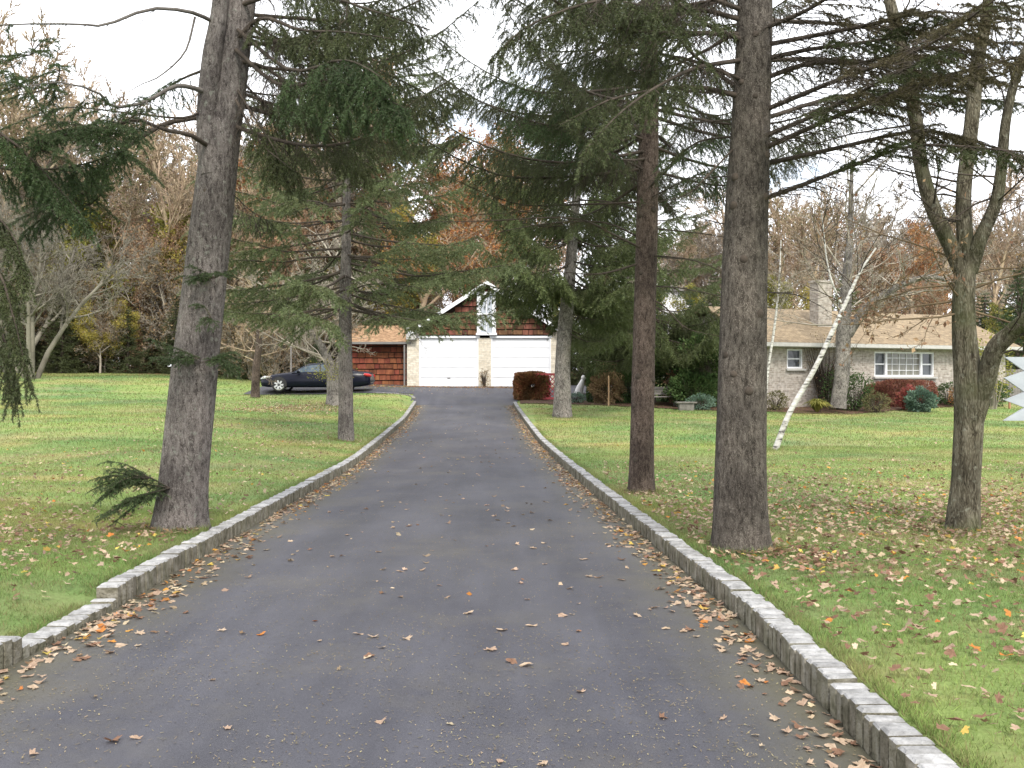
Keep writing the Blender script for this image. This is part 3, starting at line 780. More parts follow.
PR_FAR = protos(5, 6, 3.0, M['needle_mid'], 0.06, 0.018, 125, lat_step=0.085, lat_len=1.0, twig_step=0.07, twig_len=0.36, hang=1.0, bare=0.14, fine=False, droop=0.4, lift=0.2)

def crown(root, ax, H, z0, z1, step, per, lmax, proto, Lp, seed, pitch=0.05, az_ok=None, power=0.8, cap=96):
    r = random.Random(seed); z = z0; n = 0; a0 = r.uniform(0, 6.28)
    while z < z1 and n < cap:
        for k in range(per):
            az = a0 + 6.283 * k / per + r.uniform(-0.35, 0.35)
            if az_ok and not az_ok(az % 6.2832, z): continue
            l = lmax * max(0.1, (1 - (z - z0) / (H - z0))) ** power * r.uniform(0.75, 1.12)
            put_branch(root, ax, H, z + r.uniform(-.15, .15), az, pitch + 0.5 * (z - z0) / (H - z0) + r.uniform(-.12, .12), r.choice(proto), l / Lp, r.uniform(-.2, .2))
            n += 1
            if n >= cap: break
        z += step * r.uniform(0.8, 1.2); a0 += 0.9
    return n

def px_branch(root, pts, r0, seed, wood_m, ndl_m, nl=0.03, nw=0.006, nd=480, **kw):
    """a limb through points read from the photograph, each at its own distance"""
    ax = [P(*p) - root.location for p in pts]
    w, nn = limb_meshes(seed, ax, r0, wood_m, ndl_m, nl, nw, nd, **kw)
    b = link('branch', w, root)
    if nn: link('needles', nn, b)
    return b

# ------------------------------------------------------------------ the six spruces along the drive
def base(px, d): 
    x = (px - 512) * d / FPX
    return Vector((x, d, g(x, d)))

# right foreground spruce, thick grey-brown trunk
A = thing('spruce_tree', base(740, 8.95), 'thick grey-brown spruce trunk nearest the camera on the right, beside the kerb', 'tree', 'spruces lining the driveway')
radA = [0.235, 0.215, 0.20, 0.19, 0.175, 0.155, 0.13, 0.1, 0.07, 0.04, 0.012]
tA, axA = spruce_trunk(A, [Vector((0, 0, 0)), Vector((0.03, 0, 2.2)), Vector((0.13, 0.02, 4.6)), Vector((0.2, 0, 9)), Vector((0.25, 0, 15))], radA, M['bark_grey'], 5, n=40, flare=0.5, fz=0.2, m=110)
knots(A, axA, radA, M['twig_dark'], 12, 4.6, 3)
DEADKW = dict(lat_step=0.045, lat_len=0.7, twig_step=0.045, twig_len=0.17, hang=0.3, bare=0.25, green=0.6, start=0.06)
for k, pts in enumerate([
    [(760, 200, 8.95), (799, 186, 8.7), (863, 162, 8.3), (920, 145, 8.0), (1024, 152, 7.6), (1120, 160, 7.4)],
    [(760, 165, 8.95), (837, 148, 8.8), (915, 131, 8.6), (966, 139, 8.5), (1040, 162, 8.4), (1090, 175, 8.3)],
    [(760, 150, 8.95), (837, 116, 8.2), (904, 89, 7.6), (966, 70, 7.0), (1040, 52, 6.5)],
    [(760, 138, 8.95), (824, 111, 8.3), (889, 77, 7.6), (950, 50, 6.9)],
    [(760, 112, 8.95), (845, 77, 8.2), (915, 52, 7.6), (970, 18, 6.9), (1020, -20, 6.3)],
    [(760, 80, 8.95), (811, 63, 8.7), (863, 63, 8.5), (940, 46, 8.2), (1024, 70, 8.0), (1090, 80, 7.8)],
    [(760, 60, 8.95), (811, 49, 8.7), (878, 40, 8.4), (940, 25, 8.1), (1030, -5, 7.6)],
    [(760, 46, 8.95), (863, 26, 8.3), (930, 12, 7.9), (1024, 20, 7.4)],
    [(760, 30, 8.95), (811, 8, 8.4), (860, -25, 7.8), (920, -60, 7.2)],
    [(760, 120, 9.1), (850, 95, 10.2), (950, 98, 11.2), (1050, 105, 12.0)],
    [(760, 60, 9.1), (840, 60, 10.0), (930, 75, 11.0), (1030, 88, 11.8)],
    [(760, 20, 9.1), (850, 25, 9.8), (960, 40, 10.4), (1060, 45, 11.0)],
    [(765, 292, 9.0), (800, 296, 9.6), (840, 318, 10.3)]]):
    if k == 12: px_branch(A, pts, 0.008, 900 + k, M['twig_dark'], M['needle_brown'], lat_step=0.16, lat_len=0.3, twig_step=0.12, twig_len=0.1, hang=0.2, bare=0.9, green=0)
    else: px_branch(A, pts, 0.023, 900 + k, M['twig_dark'], M['needle_brown'] if k % 3 else M['needle_dark'], **DEADKW)
for k, (pts, r0, gr) in enumerate([
    ([(742, 40, 8.95), (708, 25, 8.5), (673, -2, 7.9), (640, -40, 7.3)], 0.024, 0.6),
    ([(742, 97, 8.95), (703, 88, 8.8), (663, 89, 8.6), (610, 100, 8.3), (560, 125, 8.0)], 0.026, 0.9),
    ([(742, 80, 8.95), (701, 61, 8.4), (670, 30, 7.9), (630, 5, 7.4)], 0.02, 0.9),
    ([(742, 119, 9.0), (678, 124, 9.8), (600, 130, 10.6)], 0.01, 0.2),
    ([(742, 136, 9.0), (696, 143, 9.4), (660, 175, 9.8), (625, 215, 10.2)], 0.012, 0.3),
    ([(740, 142, 8.95), (708, 175, 8.8), (685, 195, 8.7), (640, 205, 8.5)], 0.01, 0.2),
    ([(742, 176, 9.0), (690, 178, 9.8), (630, 182, 10.6)], 0.008, 0.15),
    ([(742, 228, 9.0), (700, 218, 9.5), (660, 205, 10.0)], 0.007, 0.1),
    ([(742, 20, 8.95), (700, 10, 8.9), (640, 12, 8.8), (570, 30, 8.7), (520, 45, 8.6)], 0.024, 0.9)]):
    px_branch(A, pts, r0, 930 + k, M['twig_dark'], M['needle_dark'], lat_step=0.075, lat_len=0.5 if r0 > 0.015 else 0.22, twig_step=0.065, twig_len=0.18 if r0 > 0.015 else 0.1, hang=0.7, bare=0.25, green=gr)
for k, pts in enumerate([[(742, 60, 8.95), (690, 70, 8.2), (630, 105, 7.6), (585, 150, 7.2)], [(742, 10, 8.95), (680, -10, 8.5), (600, 0, 8.1), (530, 25, 7.8), (490, 60, 7.6)],
    [(742, 90, 9.0), (690, 60, 9.8), (620, 55, 10.6), (540, 80, 11.2)]]):
    px_branch(A, pts, 0.022, 945 + k, M['twig_dark'], M['needle_dark'], lat_step=0.065, lat_len=0.6, twig_step=0.055, twig_len=0.24, hang=0.9, bare=0.3, green=0.95)
crown(A, axA, 15, 4.5, 7.0, 0.3, 6, 2.8, PR_NEAR + PR_DEAD[:1], 3.0, 41, cap=18, pitch=0.1, az_ok=lambda a, z: 1.8 < a < 4.0)
crown(A, axA, 15, 7.3, 14.5, 0.8, 4, 2.9, PR_NEAR, 3.0, 42, cap=38, pitch=0.15)

# right second spruce, red-brown trunk
B = thing('spruce_tree', base(641, 14.2), 'red-brown spruce trunk second from the camera on the right of the driveway', 'tree', 'spruces lining the driveway')
radB = [0.178, 0.165, 0.155, 0.15, 0.145, 0.13, 0.105, 0.08, 0.055, 0.03, 0.01]
tB, axB = spruce_trunk(B, [Vector((0, 0, 0)), Vector((0.05, 0, 2.5)), Vector((0.12, 0.05, 5.5)), Vector((0.1, 0, 10)), Vector((0.1, 0, 16))], radB, M['bark_red'], 8, flare=0.3, fz=0.2, m=110)
knots(B, axB, radB, M['twig_dark'], 12, 6, 5)
THIN = dict(lat_step=0.16, lat_len=0.42, twig_step=0.12, twig_len=0.12, hang=0.35, bare=0.3, green=0.3)
for k, (pts, r0) in enumerate([
    ([(643, 262, 14.2), (610, 272, 13.9), (586, 274, 13.7), (546, 270, 13.4)], 0.018),
    ([(645, 250, 14.2), (616, 236, 13.8), (573, 218, 13.3), (486, 221, 12.6), (420, 222, 12.2)], 0.018),
    ([(645, 240, 14.2), (600, 222, 14.8), (530, 226, 15.5), (450, 245, 16.2)], 0.016),
    ([(645, 202, 14.2), (566, 205, 14.0), (513, 203, 13.8), (443, 175, 13.3)], 0.018),
    ([(645, 212, 14.2), (590, 200, 14.9), (520, 212, 15.8), (440, 216, 16.6)], 0.014),
    ([(647, 228, 14.2), (690, 232, 14.6), (729, 238, 15.0), (790, 250, 15.6)], 0.014),
    ([(647, 286, 14.2), (680, 288, 14.5), (729, 298, 15.0), (780, 310, 15.4)], 0.012),
    ([(647, 296, 14.2), (666, 308, 14.1), (686, 328, 14.0), (719, 336, 13.8)], 0.014),
    ([(647, 255, 14.2), (700, 262, 13.6), (760, 290, 13.0), (800, 292, 12.6)], 0.012),
    ([(647, 190, 14.2), (690, 150, 13.2), (725, 135, 12.6)], 0.016),
    ([(647, 200, 14.2), (690, 178, 13.5), (740, 160, 13.0)], 0.012),
    ([(645, 170, 14.2), (600, 150, 13.4), (560, 130, 12.8), (500, 120, 12.3)], 0.018),
    ([(645, 140, 14.2), (590, 118, 13.5), (540, 95, 12.8), (480, 75, 12.2)], 0.018),
    ([(645, 185, 14.2), (605, 165, 15.0), (560, 152, 15.8), (505, 160, 16.5)], 0.016)]):
    kw = dict(THIN)
    if k >= 9: kw.update(lat_step=0.065, lat_len=0.7, twig_step=0.055, twig_len=0.24, green=0.95, hang=0.7)
    px_branch(B, pts, r0, 960 + k, M['twig_dark'], M['needle_green'] if k >= 9 else M['needle_brown'], nl=0.032, nw=0.006, nd=360, **kw)
crown(B, axB, 16, 4.5, 8.0, 0.36, 6, 3.4, PR_NEAR, 3.0, 43, cap=54, pitch=0.05, az_ok=lambda a, z: not 4.2 < a < 5.3)
crown(B, axB, 16, 8.2, 15.5, 1.1, 4, 3.0, PR_NEAR, 3.0, 143, cap=28)

# far right spruce with pale trunk and dense weeping crown
D = thing('spruce_tree', base(562, 37.5), 'pale grey trunk of the weeping spruce in front of the garage, beside a clipped hedge', 'tree', 'spruces lining the driveway')
radD = [0.34, 0.3, 0.27, 0.26, 0.24, 0.2, 0.16, 0.12, 0.08, 0.05, 0.02]
tD, axD = spruce_trunk(D, [Vector((0, 0, 0)), Vector((0.06, 0, 2.6)), Vector((0.35, 0, 6)), Vector((0.75, 0, 11)), Vector((1.1, 0, 18))], radD, M['bark_pale'], 9, flare=0.3, m=60)
crown(D, axD, 18, 3.3, 5.2, 0.5, 6, 3.4, PR_FAR, 3.0, 44, pitch=0.12, cap=30, power=0.3, az_ok=lambda a, z: not (1.7 < a < 5.3 and z < 4.6))
crown(D, axD, 18, 5.0, 17, 0.75, 6, 4.9, PR_FAR, 3.0, 48, pitch=0.15, cap=68, power=0.7)

D2 = thing('spruce_tree', base(648, 45.6), 'weeping spruce hidden behind the red-brown trunk, its boughs over the garden bench', 'tree', 'spruces beyond the garden')
tD2, axD2 = spruce_trunk(D2, [Vector((0, 0, 0)), Vector((0.1, 0, 6)), Vector((0, 0, 14))], [0.3, 0.22, 0.12, 0.02], M['bark_pale'], 10, m=40)
crown(D2, axD2, 14, 2.5, 5.0, 0.5, 6, 4.4, PR_FAR, 3.0, 149, pitch=0.1, cap=30, power=0.4)
crown(D2, axD2, 14, 5.0, 13.5, 0.7, 6, 4.4, PR_MID, 3.0, 49, pitch=0.12, cap=68, power=0.85)
# left foreground spruce, leaning, forked
E = thing('spruce_tree', base(179, 10.35), 'leaning grey spruce with a forked trunk nearest the camera on the left', 'tree', 'spruces lining the driveway')
radE = [0.235, 0.215, 0.2, 0.195, 0.19, 0.19, 0.16, 0.12, 0.08, 0.05, 0.015]
tE, axE = spruce_trunk(E, [Vector((0, 0, 0)), Vector((0.16, 0, 1.6)), Vector((0.36, 0.0, 3.4)), Vector((0.62, 0.05, 5.6)), Vector((0.9, 0.1, 9)), Vector((1.2, 0.1, 15))],
                       [0.24, 0.222, 0.2, 0.165, 0.12, 0.015], M['bark_purple'], 12, n=40, flare=0.6, fz=0.24, m=110)
mb = MB(); st_ax = resample([P(214, 175, 10.3) - E.location, P(209, 120, 10.28) - E.location, P(212, 60, 10.2) - E.location, P(222, -20, 10.2) - E.location, P(225, -240, 10.2) - E.location, P(228, -600, 10.2) - E.location], 40)
mb.tube(st_ax, np.linspace(0.15, 0.03, 40), 28, 0, True, True, trunk_wob(15, 0.03, 0.0, 0.4))
mb.build('second_stem', M['bark_purple'], E)
knots(E, axE, radE, M['twig_dark'], 10, 4.8, 7)
W, N_ = M['twig_dark'], M['needle_green']
LICH = nmat('lichen_twig', [(0.3, (0.07, 0.062, 0.055)), (0.7, (0.17, 0.155, 0.14))], 5, 0.95)
for k, (pts, r0, kw) in enumerate([
    ([(214, 22, 10.2), (190, 12, 9.9), (150, 9, 9.6), (105, 25, 9.3), (75, 24, 9.1), (0, 25, 8.8), (-70, 35, 8.5)], 0.022, dict(lat_step=0.25, lat_len=0.5, twig_step=0.12, twig_len=0.16, bare=0.62, green=0.7, start=0.3, hang=0.8)),
    ([(195, 17, 9.9), (185, 52, 9.8), (160, 76, 9.7), (138, 86, 9.6), (112, 104, 9.5)], 0.012, dict(lat_step=0.3, lat_len=0.25, twig_step=0.15, twig_len=0.12, bare=0.8, green=0.4, hang=0.3)),
    ([(206, 92, 10.2), (185, 86, 9.9), (170, 88, 9.7), (145, 102, 9.4), (112, 107, 9.1), (97, 92, 8.9), (55, 82, 8.7), (0, 92, 8.4)], 0.026, dict(lat_step=0.14, lat_len=0.6, twig_step=0.09, twig_len=0.2, bare=0.5, green=0.6, start=0.25, hang=0.9)),
    ([(208, 146, 10.2), (190, 135, 9.9), (165, 130, 9.6), (135, 119, 9.3), (110, 128, 9.0), (60, 130, 8.7), (20, 150, 8.5)], 0.026, dict(lat_step=0.06, lat_len=0.8, twig_step=0.05, twig_len=0.22, bare=0.42, green=1, start=0.35, hang=0.5)),
    ([(206, 116, 10.4), (165, 124, 10.3), (130, 145, 10.1), (95, 172, 9.9), (60, 205, 9.7), (20, 235, 9.6)], 0.03, dict(lat_step=0.06, lat_len=0.75, twig_step=0.05, twig_len=0.24, bare=0.4, green=1, start=0.4, hang=0.8)),
    ([(206, 110, 10.3), (180, 118, 10.0), (120, 112, 9.8), (60, 108, 9.6), (0, 130, 9.4)], 0.014, dict(lat_step=0.12, lat_len=0.6, twig_step=0.08, twig_len=0.16, bare=0.35, green=0.7, hang=0.5)),
    ([(204, 70, 10.4), (180, 80, 10.7), (150, 100, 11.0), (100, 130, 11.4)], 0.016, dict(lat_step=0.1, lat_len=0.5, twig_step=0.08, twig_len=0.2, bare=0.15, green=0.8, hang=0.8))]):
    px_branch(E, pts, r0, 980 + k, LICH if k < 3 else W, N_, nd=480, **kw)
# to the right: dark hanging limbs over the drive
for k, (pts, r0, gr) in enumerate([
    ([(236, 40, 10.3), (262, 18, 9.9), (300, 30, 9.5), (345, 32, 9.0), (400, 40, 8.6)], 0.026, 0.9),
    ([(236, 60, 10.3), (270, 70, 10.2), (310, 110, 10.1), (345, 150, 10.0), (375, 170, 10.0)], 0.018, 0.9),
    ([(236, 75, 10.3), (260, 100, 10.6), (290, 130, 10.9), (310, 165, 11.1)], 0.014, 0.6),
    ([(234, 85, 10.3), (256, 120, 10.0), (275, 150, 9.8), (285, 180, 9.7)], 0.014, 0.8),
    ([(238, 20, 10.3), (290, 50, 10.6), (350, 60, 10.9), (410, 85, 11.2), (450, 110, 11.4)], 0.022, 0.9),
    ([(236, 50, 10.2), (280, 85, 9.6), (330, 80, 9.0), (375, 95, 8.5), (410, 110, 8.2)], 0.022, 1.0),
    ([(240, 5, 10.3), (300, -10, 9.7), (370, 10, 9.2), (430, 30, 8.8)], 0.024, 0.9),
    ([(236, 90, 10.4), (270, 95, 11.2), (320, 100, 12.0), (370, 105, 12.8)], 0.014, 0.6),
    ([(238, 30, 10.2), (290, 70, 9.4), (340, 60, 8.8), (370, 70, 8.5), (395, 90, 8.3)], 0.02, 1.0),
    ([(236, 100, 10.2), (258, 140, 9.9), (280, 160, 9.7), (300, 175, 9.5)], 0.014, 1.0),
    ([(229, 190, 10.3), (250, 210, 10.5), (270, 222, 10.7)], 0.007, 0.3)]):
    px_branch(E, pts, r0, 1000 + k, W, M['needle_green'] if k in (5, 8) else M['needle_dark'], nd=480, lat_step=0.06, lat_len=0.55 if k != 5 else 0.8, twig_step=0.05, twig_len=0.28, hang=1.15, bare=0.25, green=gr)
# green shoots sprouting from the bark
def shoots(root, px, py, d, n, seed, ln=0.35, left=0):
    r = random.Random(seed)
    b0 = P(px, py, d) - root.location
    for k in range(n):
        dirv = Vector((r.uniform(-1, 1) if not left else left * r.uniform(0.5, 1), r.uniform(-1, 0.1), r.uniform(-0.4, 0.55))).normalized()
        l = ln * r.uniform(0.6, 1.2)
        w, nn = limb_meshes(seed * 50 + k, [b0, b0 + dirv * l * .5, b0 + dirv * l + UP * r.uniform(-.1, .02)], 0.006, W, M['needle_green'], 0.024, 0.004, 520, lat_step=0.055, lat_len=0.2, twig_step=0.05, twig_len=0.1, hang=0.3, bare=0.05)
        b = link('shoot', w, root); link('needles', nn, b)
shoots(E, 215, 278, 10.14, 6, 3, 0.3)
shoots(E, 211, 318, 10.12, 3, 4, 0.22)
shoots(E, 200, 358, 10.12, 5, 5, 0.45, -1)
shoots(E, 208, 362, 10.12, 5, 6, 0.4, 1)
shoots(E, 226, 366, 10.14, 3, 7, 0.3, 1)
shoots(E, 170, 488, 10.1, 9, 8, 0.62, -1)
shoots(E, 150, 478, 9.9, 8, 18, 0.42, -1)
shoots(E, 130, 482, 9.8, 6, 19, 0.36, -1)
for k, (px, py, d) in enumerate([(120, 124, 9.1), (95, 130, 8.9), (70, 135, 8.75), (105, 165, 9.9), (75, 190, 9.75), (50, 205, 9.7), (120, 150, 10.0), (40, 150, 8.6), (90, 205, 9.7)]):
    shoots(E, px, py, d, 6, 20 + k, 0.42)
for k, (px, py, d) in enumerate([(60, 70, 8.75), (30, 55, 8.7), (20, 85, 8.5), (45, 90, 8.65)]):
    shoots(E, px, py, d, 4, 40 + k, 0.4)
crown(E, axE, 15, 4.25, 6.2, 0.24, 5, 2.7, PR_NEAR, 3.0, 145, cap=22, pitch=0.1, az_ok=lambda a, z: a < 1.2 or a > 5.6)
crown(E, axE, 15, 6.2, 14.5, 0.62, 4, 3.2, PR_NEAR + PR_DEAD[:1], 3.0, 45, cap=36, az_ok=lambda a, z: z > 7.6 or a < 1.3 or a > 5.5)

# left second spruce, slim, with see-through olive crown
F_ = thing('spruce_tree', base(350, 26.2), 'slim lichened spruce by the left kerb, its thin olive crown near the dark car', 'tree', 'spruces lining the driveway')
F_.location.x -= 0.1
radF = [0.21, 0.185, 0.175, 0.165, 0.15, 0.13, 0.11, 0.085, 0.06, 0.035, 0.01]
tF, axF = spruce_trunk(F_, [Vector((0, 0, 0)), Vector((-0.02, 0, 3)), Vector((0.02, 0, 7)), Vector((0.06, 0, 15))], radF, M['bark_purple'], 16, flare=0.12)
crown(F_, axF, 15.5, 3.5, 15, 0.46, 6, 4.5, PR_MID, 3.0, 46, pitch=0.0, cap=97, power=0.75)
for k, pts in enumerate([[(350, 300, 26.2), (330, 304, 25.4), (305, 314, 24.6), (270, 325, 24)], [(352, 290, 26.2), (372, 284, 25.4), (410, 286, 24.4), (440, 296, 23.6)]]):
    px_branch(F_, pts, 0.02, 1030 + k, W, M['needle_olive'], nl=0.05, nw=0.01, nd=90, lat_step=0.16, lat_len=0.6, twig_step=0.12, twig_len=0.2, hang=0.2, bare=0.5, green=0.35, fine=False)

# off to the left: a spruce whose drooping boughs hang into the frame
Lt = Vector((-5.6, 8.3, g(-5.6, 8.3)))
Lr = thing('spruce_tree', Lt, 'spruce at the left edge of the photo, only its drooping dark boughs in view', 'tree', 'spruces lining the driveway')
tL, axL = spruce_trunk(Lr, [Vector((0, 0, 0)), Vector((0, 0, 5)), Vector((0.1, 0, 13))], [0.22, 0.17, 0.12, 0.06, 0.02], M['bark_purple'], 19)
for k, (pts, gr, lat) in enumerate([
    ([(-180, 200, 8.3), (-90, 190, 8.1), (-20, 205, 7.9), (15, 240, 7.8), (25, 290, 7.75)], 1, 0.4),
    ([(-180, 250, 8.3), (-80, 235, 8.0), (-10, 260, 7.8), (14, 320, 7.7), (30, 390, 7.65)], 1, 0.35),
    ([(-180, 290, 8.3), (-60, 290, 8.2), (-5, 320, 8.1), (10, 370, 8.05), (14, 400, 8.0)], 1, 0.3),
    ([(-180, 130, 8.3), (-60, 110, 8.4), (10, 140, 8.5), (60, 190, 8.6), (90, 225, 8.6)], 1, 0.5),
    ([(-180, 170, 8.3), (-60, 160, 8.6), (20, 170, 8.9), (80, 165, 9.1), (125, 150, 9.3)], 1, 0.5)]):
    px_branch(Lr, pts, 0.022, 1050 + k, W, M['needle_green'] if k > 2 else M['needle_dark'], nd=560, lat_step=0.05, lat_len=lat, twig_step=0.04, twig_len=0.2, hang=1.3, bare=0.35, green=gr)
crown(Lr, axL, 13, 6.6, 12.5, 0.6, 4, 2.6, PR_NEAR, 3.0, 47, cap=40)

# ------------------------------------------------------------------ broadleaved trees
def grow(r, S, tips, p, d, ln, rad, level, maxl, cfg):
    n = 5 if level < 2 else (4 if level == 2 else 3)
    pts = [p]; q = p.copy(); dd = d.copy(); rads = [rad]
    for k in range(n):
        dd = (dd + Vector((r.gauss(0, cfg['wob']), r.gauss(0, cfg['wob']), r.gauss(0, cfg['wob'] * .6) + cfg['up'] * (0.5 if level == 0 else 1)))).normalized()
        q = q + dd * ln / n; pts.append(q); rads.append(max(cfg['rmin'], rad * (1 - 0.72 * (k + 1) / n)))
    for k in range(n): S[level].append((*pts[k], *pts[k+1], rads[k], rads[k+1]))
    if level >= maxl:
        tips.append(pts[-1]); tips.append(pts[-2]); return
    for k in range(cfg['n'][level]):
        f = cfg['f0'][level] + (1 - cfg['f0'][level]) * (k + r.random()) / cfg['n'][level]
        f = min(f, 0.99)
        b, t = path_at(pts, f)
        a = unit(np.cross(np.array(t), np.array([r.gauss(0, 1) for _ in range(3)])))
        an = R(r.uniform(*cfg['ang']))
        nd = (t * math.cos(an) + Vector(a) * math.sin(an)).normalized()
        grow(r, S, tips, b, nd, ln * cfg['len'][level] * r.uniform(0.6, 1.15) * (1 - 0.45 * f), max(cfg['rmin'], float(np.interp(f * n, range(n + 1), rads)) * 0.62), level + 1, maxl, cfg)

CFG = dict(wob=0.13, up=0.05, n=[11, 8, 7, 5], f0=[0.3, 0.2, 0.15, 0.1], ang=(28, 62), len=[0.52, 0.55, 0.55, 0.5], rmin=0.006)
def broad_meshes(seed, H, r0, wood_m, leaf_m=None, leaf=0.1, leaf_n=2, leaf_frac=1.0, stems=1, lean=0.0, maxl=4, **over):
    cfg = dict(CFG); cfg.update(over)
    r = random.Random(seed); S = {k: [] for k in range(6)}; tips = []
    for s in range(stems):
        az = r.uniform(0, 6.28)
        sp = 0.0 if stems == 1 else 0.28
        d = Vector((math.cos(az) * sp + lean, math.sin(az) * sp, 1)).normalized()
        grow(r, S, tips, Vector((math.cos(az) * r0 * (stems > 1), math.sin(az) * r0 * (stems > 1), -0.15)), d, H * r.uniform(0.9, 1.0) * 0.8, r0 * (1 if stems == 1 else 0.75), 0, maxl, cfg)
    t = MB(); t.segs(S[0], 10)
    c = MB(); c.segs(S[1], 6); c.segs(S[2], 4)
    for k in range(3, maxl + 1): c.segs(S[k], 3)
    out = [t.mesh('trunk', wood_m), c.mesh('crown', wood_m), None]
    if leaf_m:
        pts = [(p + Vector((r.gauss(0, .18), r.gauss(0, .18), r.gauss(0, .18)))) for p in tips for _ in range(leaf_n) if r.random() < leaf_frac]
        l = MB(); l.leaves(pts, leaf, seed); out[2] = l.mesh('leaves', leaf_m)
    return out

def plant(name, ms, x, y, label, cat, group=None, sc=1.0, rz=0.0, z=None):
    o = thing(name, (x, y, g(x, y) if z is None else z), label, cat, group, rz)
    o.scale = (sc, sc, sc)
    for nm, me in zip(('trunk', 'crown', 'leaves'), ms):
        if me: link(nm, me, o)
    return o

# maple on the right lawn, bare, forking low
C_ = thing('maple_tree', base(962, 10.6), 'bare mossy maple forking into upright limbs on the leafy right lawn', 'tree')
def px_tube(root, pts, radii, n=20, m=40, seed=1, amt=0.04, flare=0.0):
    ax = resample([P(*p) - root.location for p in pts], m)
    mb = MB(); mb.tube(ax, np.interp(np.linspace(0, 1, m), np.linspace(0, 1, len(radii)), radii), n, 0, True, True, trunk_wob(seed, amt, flare, 0.25, 4))
    return mb, ax
mb, _ = px_tube(C_, [(962, 535, 10.6), (966, 480, 10.6), (969, 420, 10.6), (968, 380, 10.6), (964, 330, 10.6), (964, 285, 10.6), (967, 262, 10.6)], [0.158, 0.136, 0.143, 0.135, 0.12, 0.112, 0.1], 30, 60, 31, 0.045, 0.3)
mb.build('trunk', M['bark_maple'], C_)
C_limbs = [
    ([(972, 425, 10.6), (985, 385, 10.5), (995, 350, 10.35), (1012, 332, 10.2), (1035, 312, 10.0), (1090, 270, 9.6), (1150, 200, 9.2)], [0.12, 0.105, 0.1, 0.085, 0.06, 0.02]),
    ([(966, 280, 10.6), (950, 245, 10.6), (932, 205, 10.6), (921, 165, 10.65), (916, 120, 10.7), (905, 60, 10.8), (885, -20, 10.9), (860, -160, 11.1)], [0.1, 0.088, 0.08, 0.075, 0.065, 0.03]),
    ([(967, 275, 10.6), (965, 240, 10.6), (964, 190, 10.6), (972, 120, 10.6), (978, 60, 10.6), (988, 0, 10.6), (1000, -180, 10.6)], [0.1, 0.085, 0.078, 0.072, 0.06, 0.03]),
    ([(969, 272, 10.6), (980, 240, 10.5), (995, 205, 10.4), (1001, 170, 10.35), (1006, 120, 10.3), (1018, 70, 10.2), (1045, 0, 10.1), (1070, -120, 10.0)], [0.09, 0.07, 0.06, 0.05, 0.045, 0.02])]
C_tips = []
for k, (pts, rad) in enumerate(C_limbs):
    mb, ax = px_tube(C_, pts, [q * 0.93 for q in rad], 18, 40, 40 + k, 0.05)
    lo = mb.build('limb', M['bark_maple'], C_)
    r = random.Random(70 + k); S = {q: [] for q in range(6)}; tips = []
    for q in range(14):
        f = r.uniform(0.18, 0.98); b, t = path_at(ax, f)
        d = (t * 0.6 + Vector((r.gauss(0, 1), r.gauss(0, 1), r.gauss(0, .5)))).normalized()
        grow(r, S, tips, b, d, r.uniform(0.6, 1.5), 0.012, 2, 4, dict(CFG, rmin=0.0022, wob=0.2, n=[9, 7, 6, 4]))
    tw = MB()
    for q in (2, 3, 4): tw.segs(S[q], 4 if q == 2 else 3)
    tw.build('twigs', M['twig_dark'], lo)
    C_tips += [p + Vector((r.gauss(0, .03),) * 3) for p in tips if r.random() < 0.03]
# low tangle of side twigs and a few leaves hanging on
S = {q: [] for q in range(6)}; tips = []; r = random.Random(77)
for (px, py, dx, dz) in ((962, 285, -1, -0.1), (960, 300, -1, 0.1), (962, 300, -0.9, 0.3), (970, 290, 1, 0.05), (966, 265, -1, 0.35), (968, 310, 1, -0.25), (964, 312, -1, -0.25), (966, 275, 0.9, 0.3)):
    grow(r, S, tips, P(px, py, 10.6) - C_.location, Vector((dx, r.uniform(-.8, .5), dz)).normalized(), r.uniform(0.9, 1.6), 0.013, 1, 4, dict(CFG, rmin=0.002, wob=0.2, up=0.0, n=[9, 8, 5, 4]))
tw = MB()
for q in (1, 2, 3, 4): tw.segs(S[q], 5 if q == 1 else 3)
tw.build('twigs', nmat('maple_twig', [(0.3, (0.09, 0.065, 0.04)), (0.7, (0.2, 0.15, 0.09))], 4, 0.95), C_)
lf = MB(); lf.leaves([p for p in tips if r.random() < 0.25] + C_tips, 0.05, 3); lf.build('leaves', M['leaf_rust'], C_)

# leaning birch
BR = thing('birch_tree', base(774, 23.2), 'slender white birch leaning to the right on the mown lawn', 'tree')
mb, ax = px_tube(BR, [(774, 453, 23.2), (790, 412, 23.2), (814, 370, 23.2), (834, 328, 23.2), (847, 300, 23.2), (860, 272, 23.2), (876, 248, 23.2)], [0.075, 0.063, 0.058, 0.052, 0.043, 0.028, 0.016], 14, 50, 51, 0.03)
mb.build('trunk', M['birch'], BR)
mb, ax2 = px_tube(BR, [(843, 308, 23.2), (832, 282, 23.1), (826, 255, 23.1), (822, 217, 23.0), (814, 176, 22.9)], [0.028, 0.023, 0.018, 0.013, 0.007], 10, 24, 52, 0.03)
mb.build('stem', M['birch'], BR)
S = {q: [] for q in range(6)}; tips = []; r = random.Random(5)
for axx, lo in ((ax, 0.55), (ax2, 0.3)):
    for q in range(10):
        b, t = path_at(axx, r.uniform(lo, 0.99))
        grow(r, S, tips, b, (t + Vector((r.gauss(0, .8), r.gauss(0, .8), r.gauss(0, .3)))).normalized(), r.uniform(1.0, 2.2), 0.014, 2, 4, dict(CFG, rmin=0.003, up=0.02, n=[9, 7, 6, 4]))
tw = MB()
for q in (2, 3, 4): tw.segs(S[q], 3)
tw.build('crown', M['twig_dark'], BR)

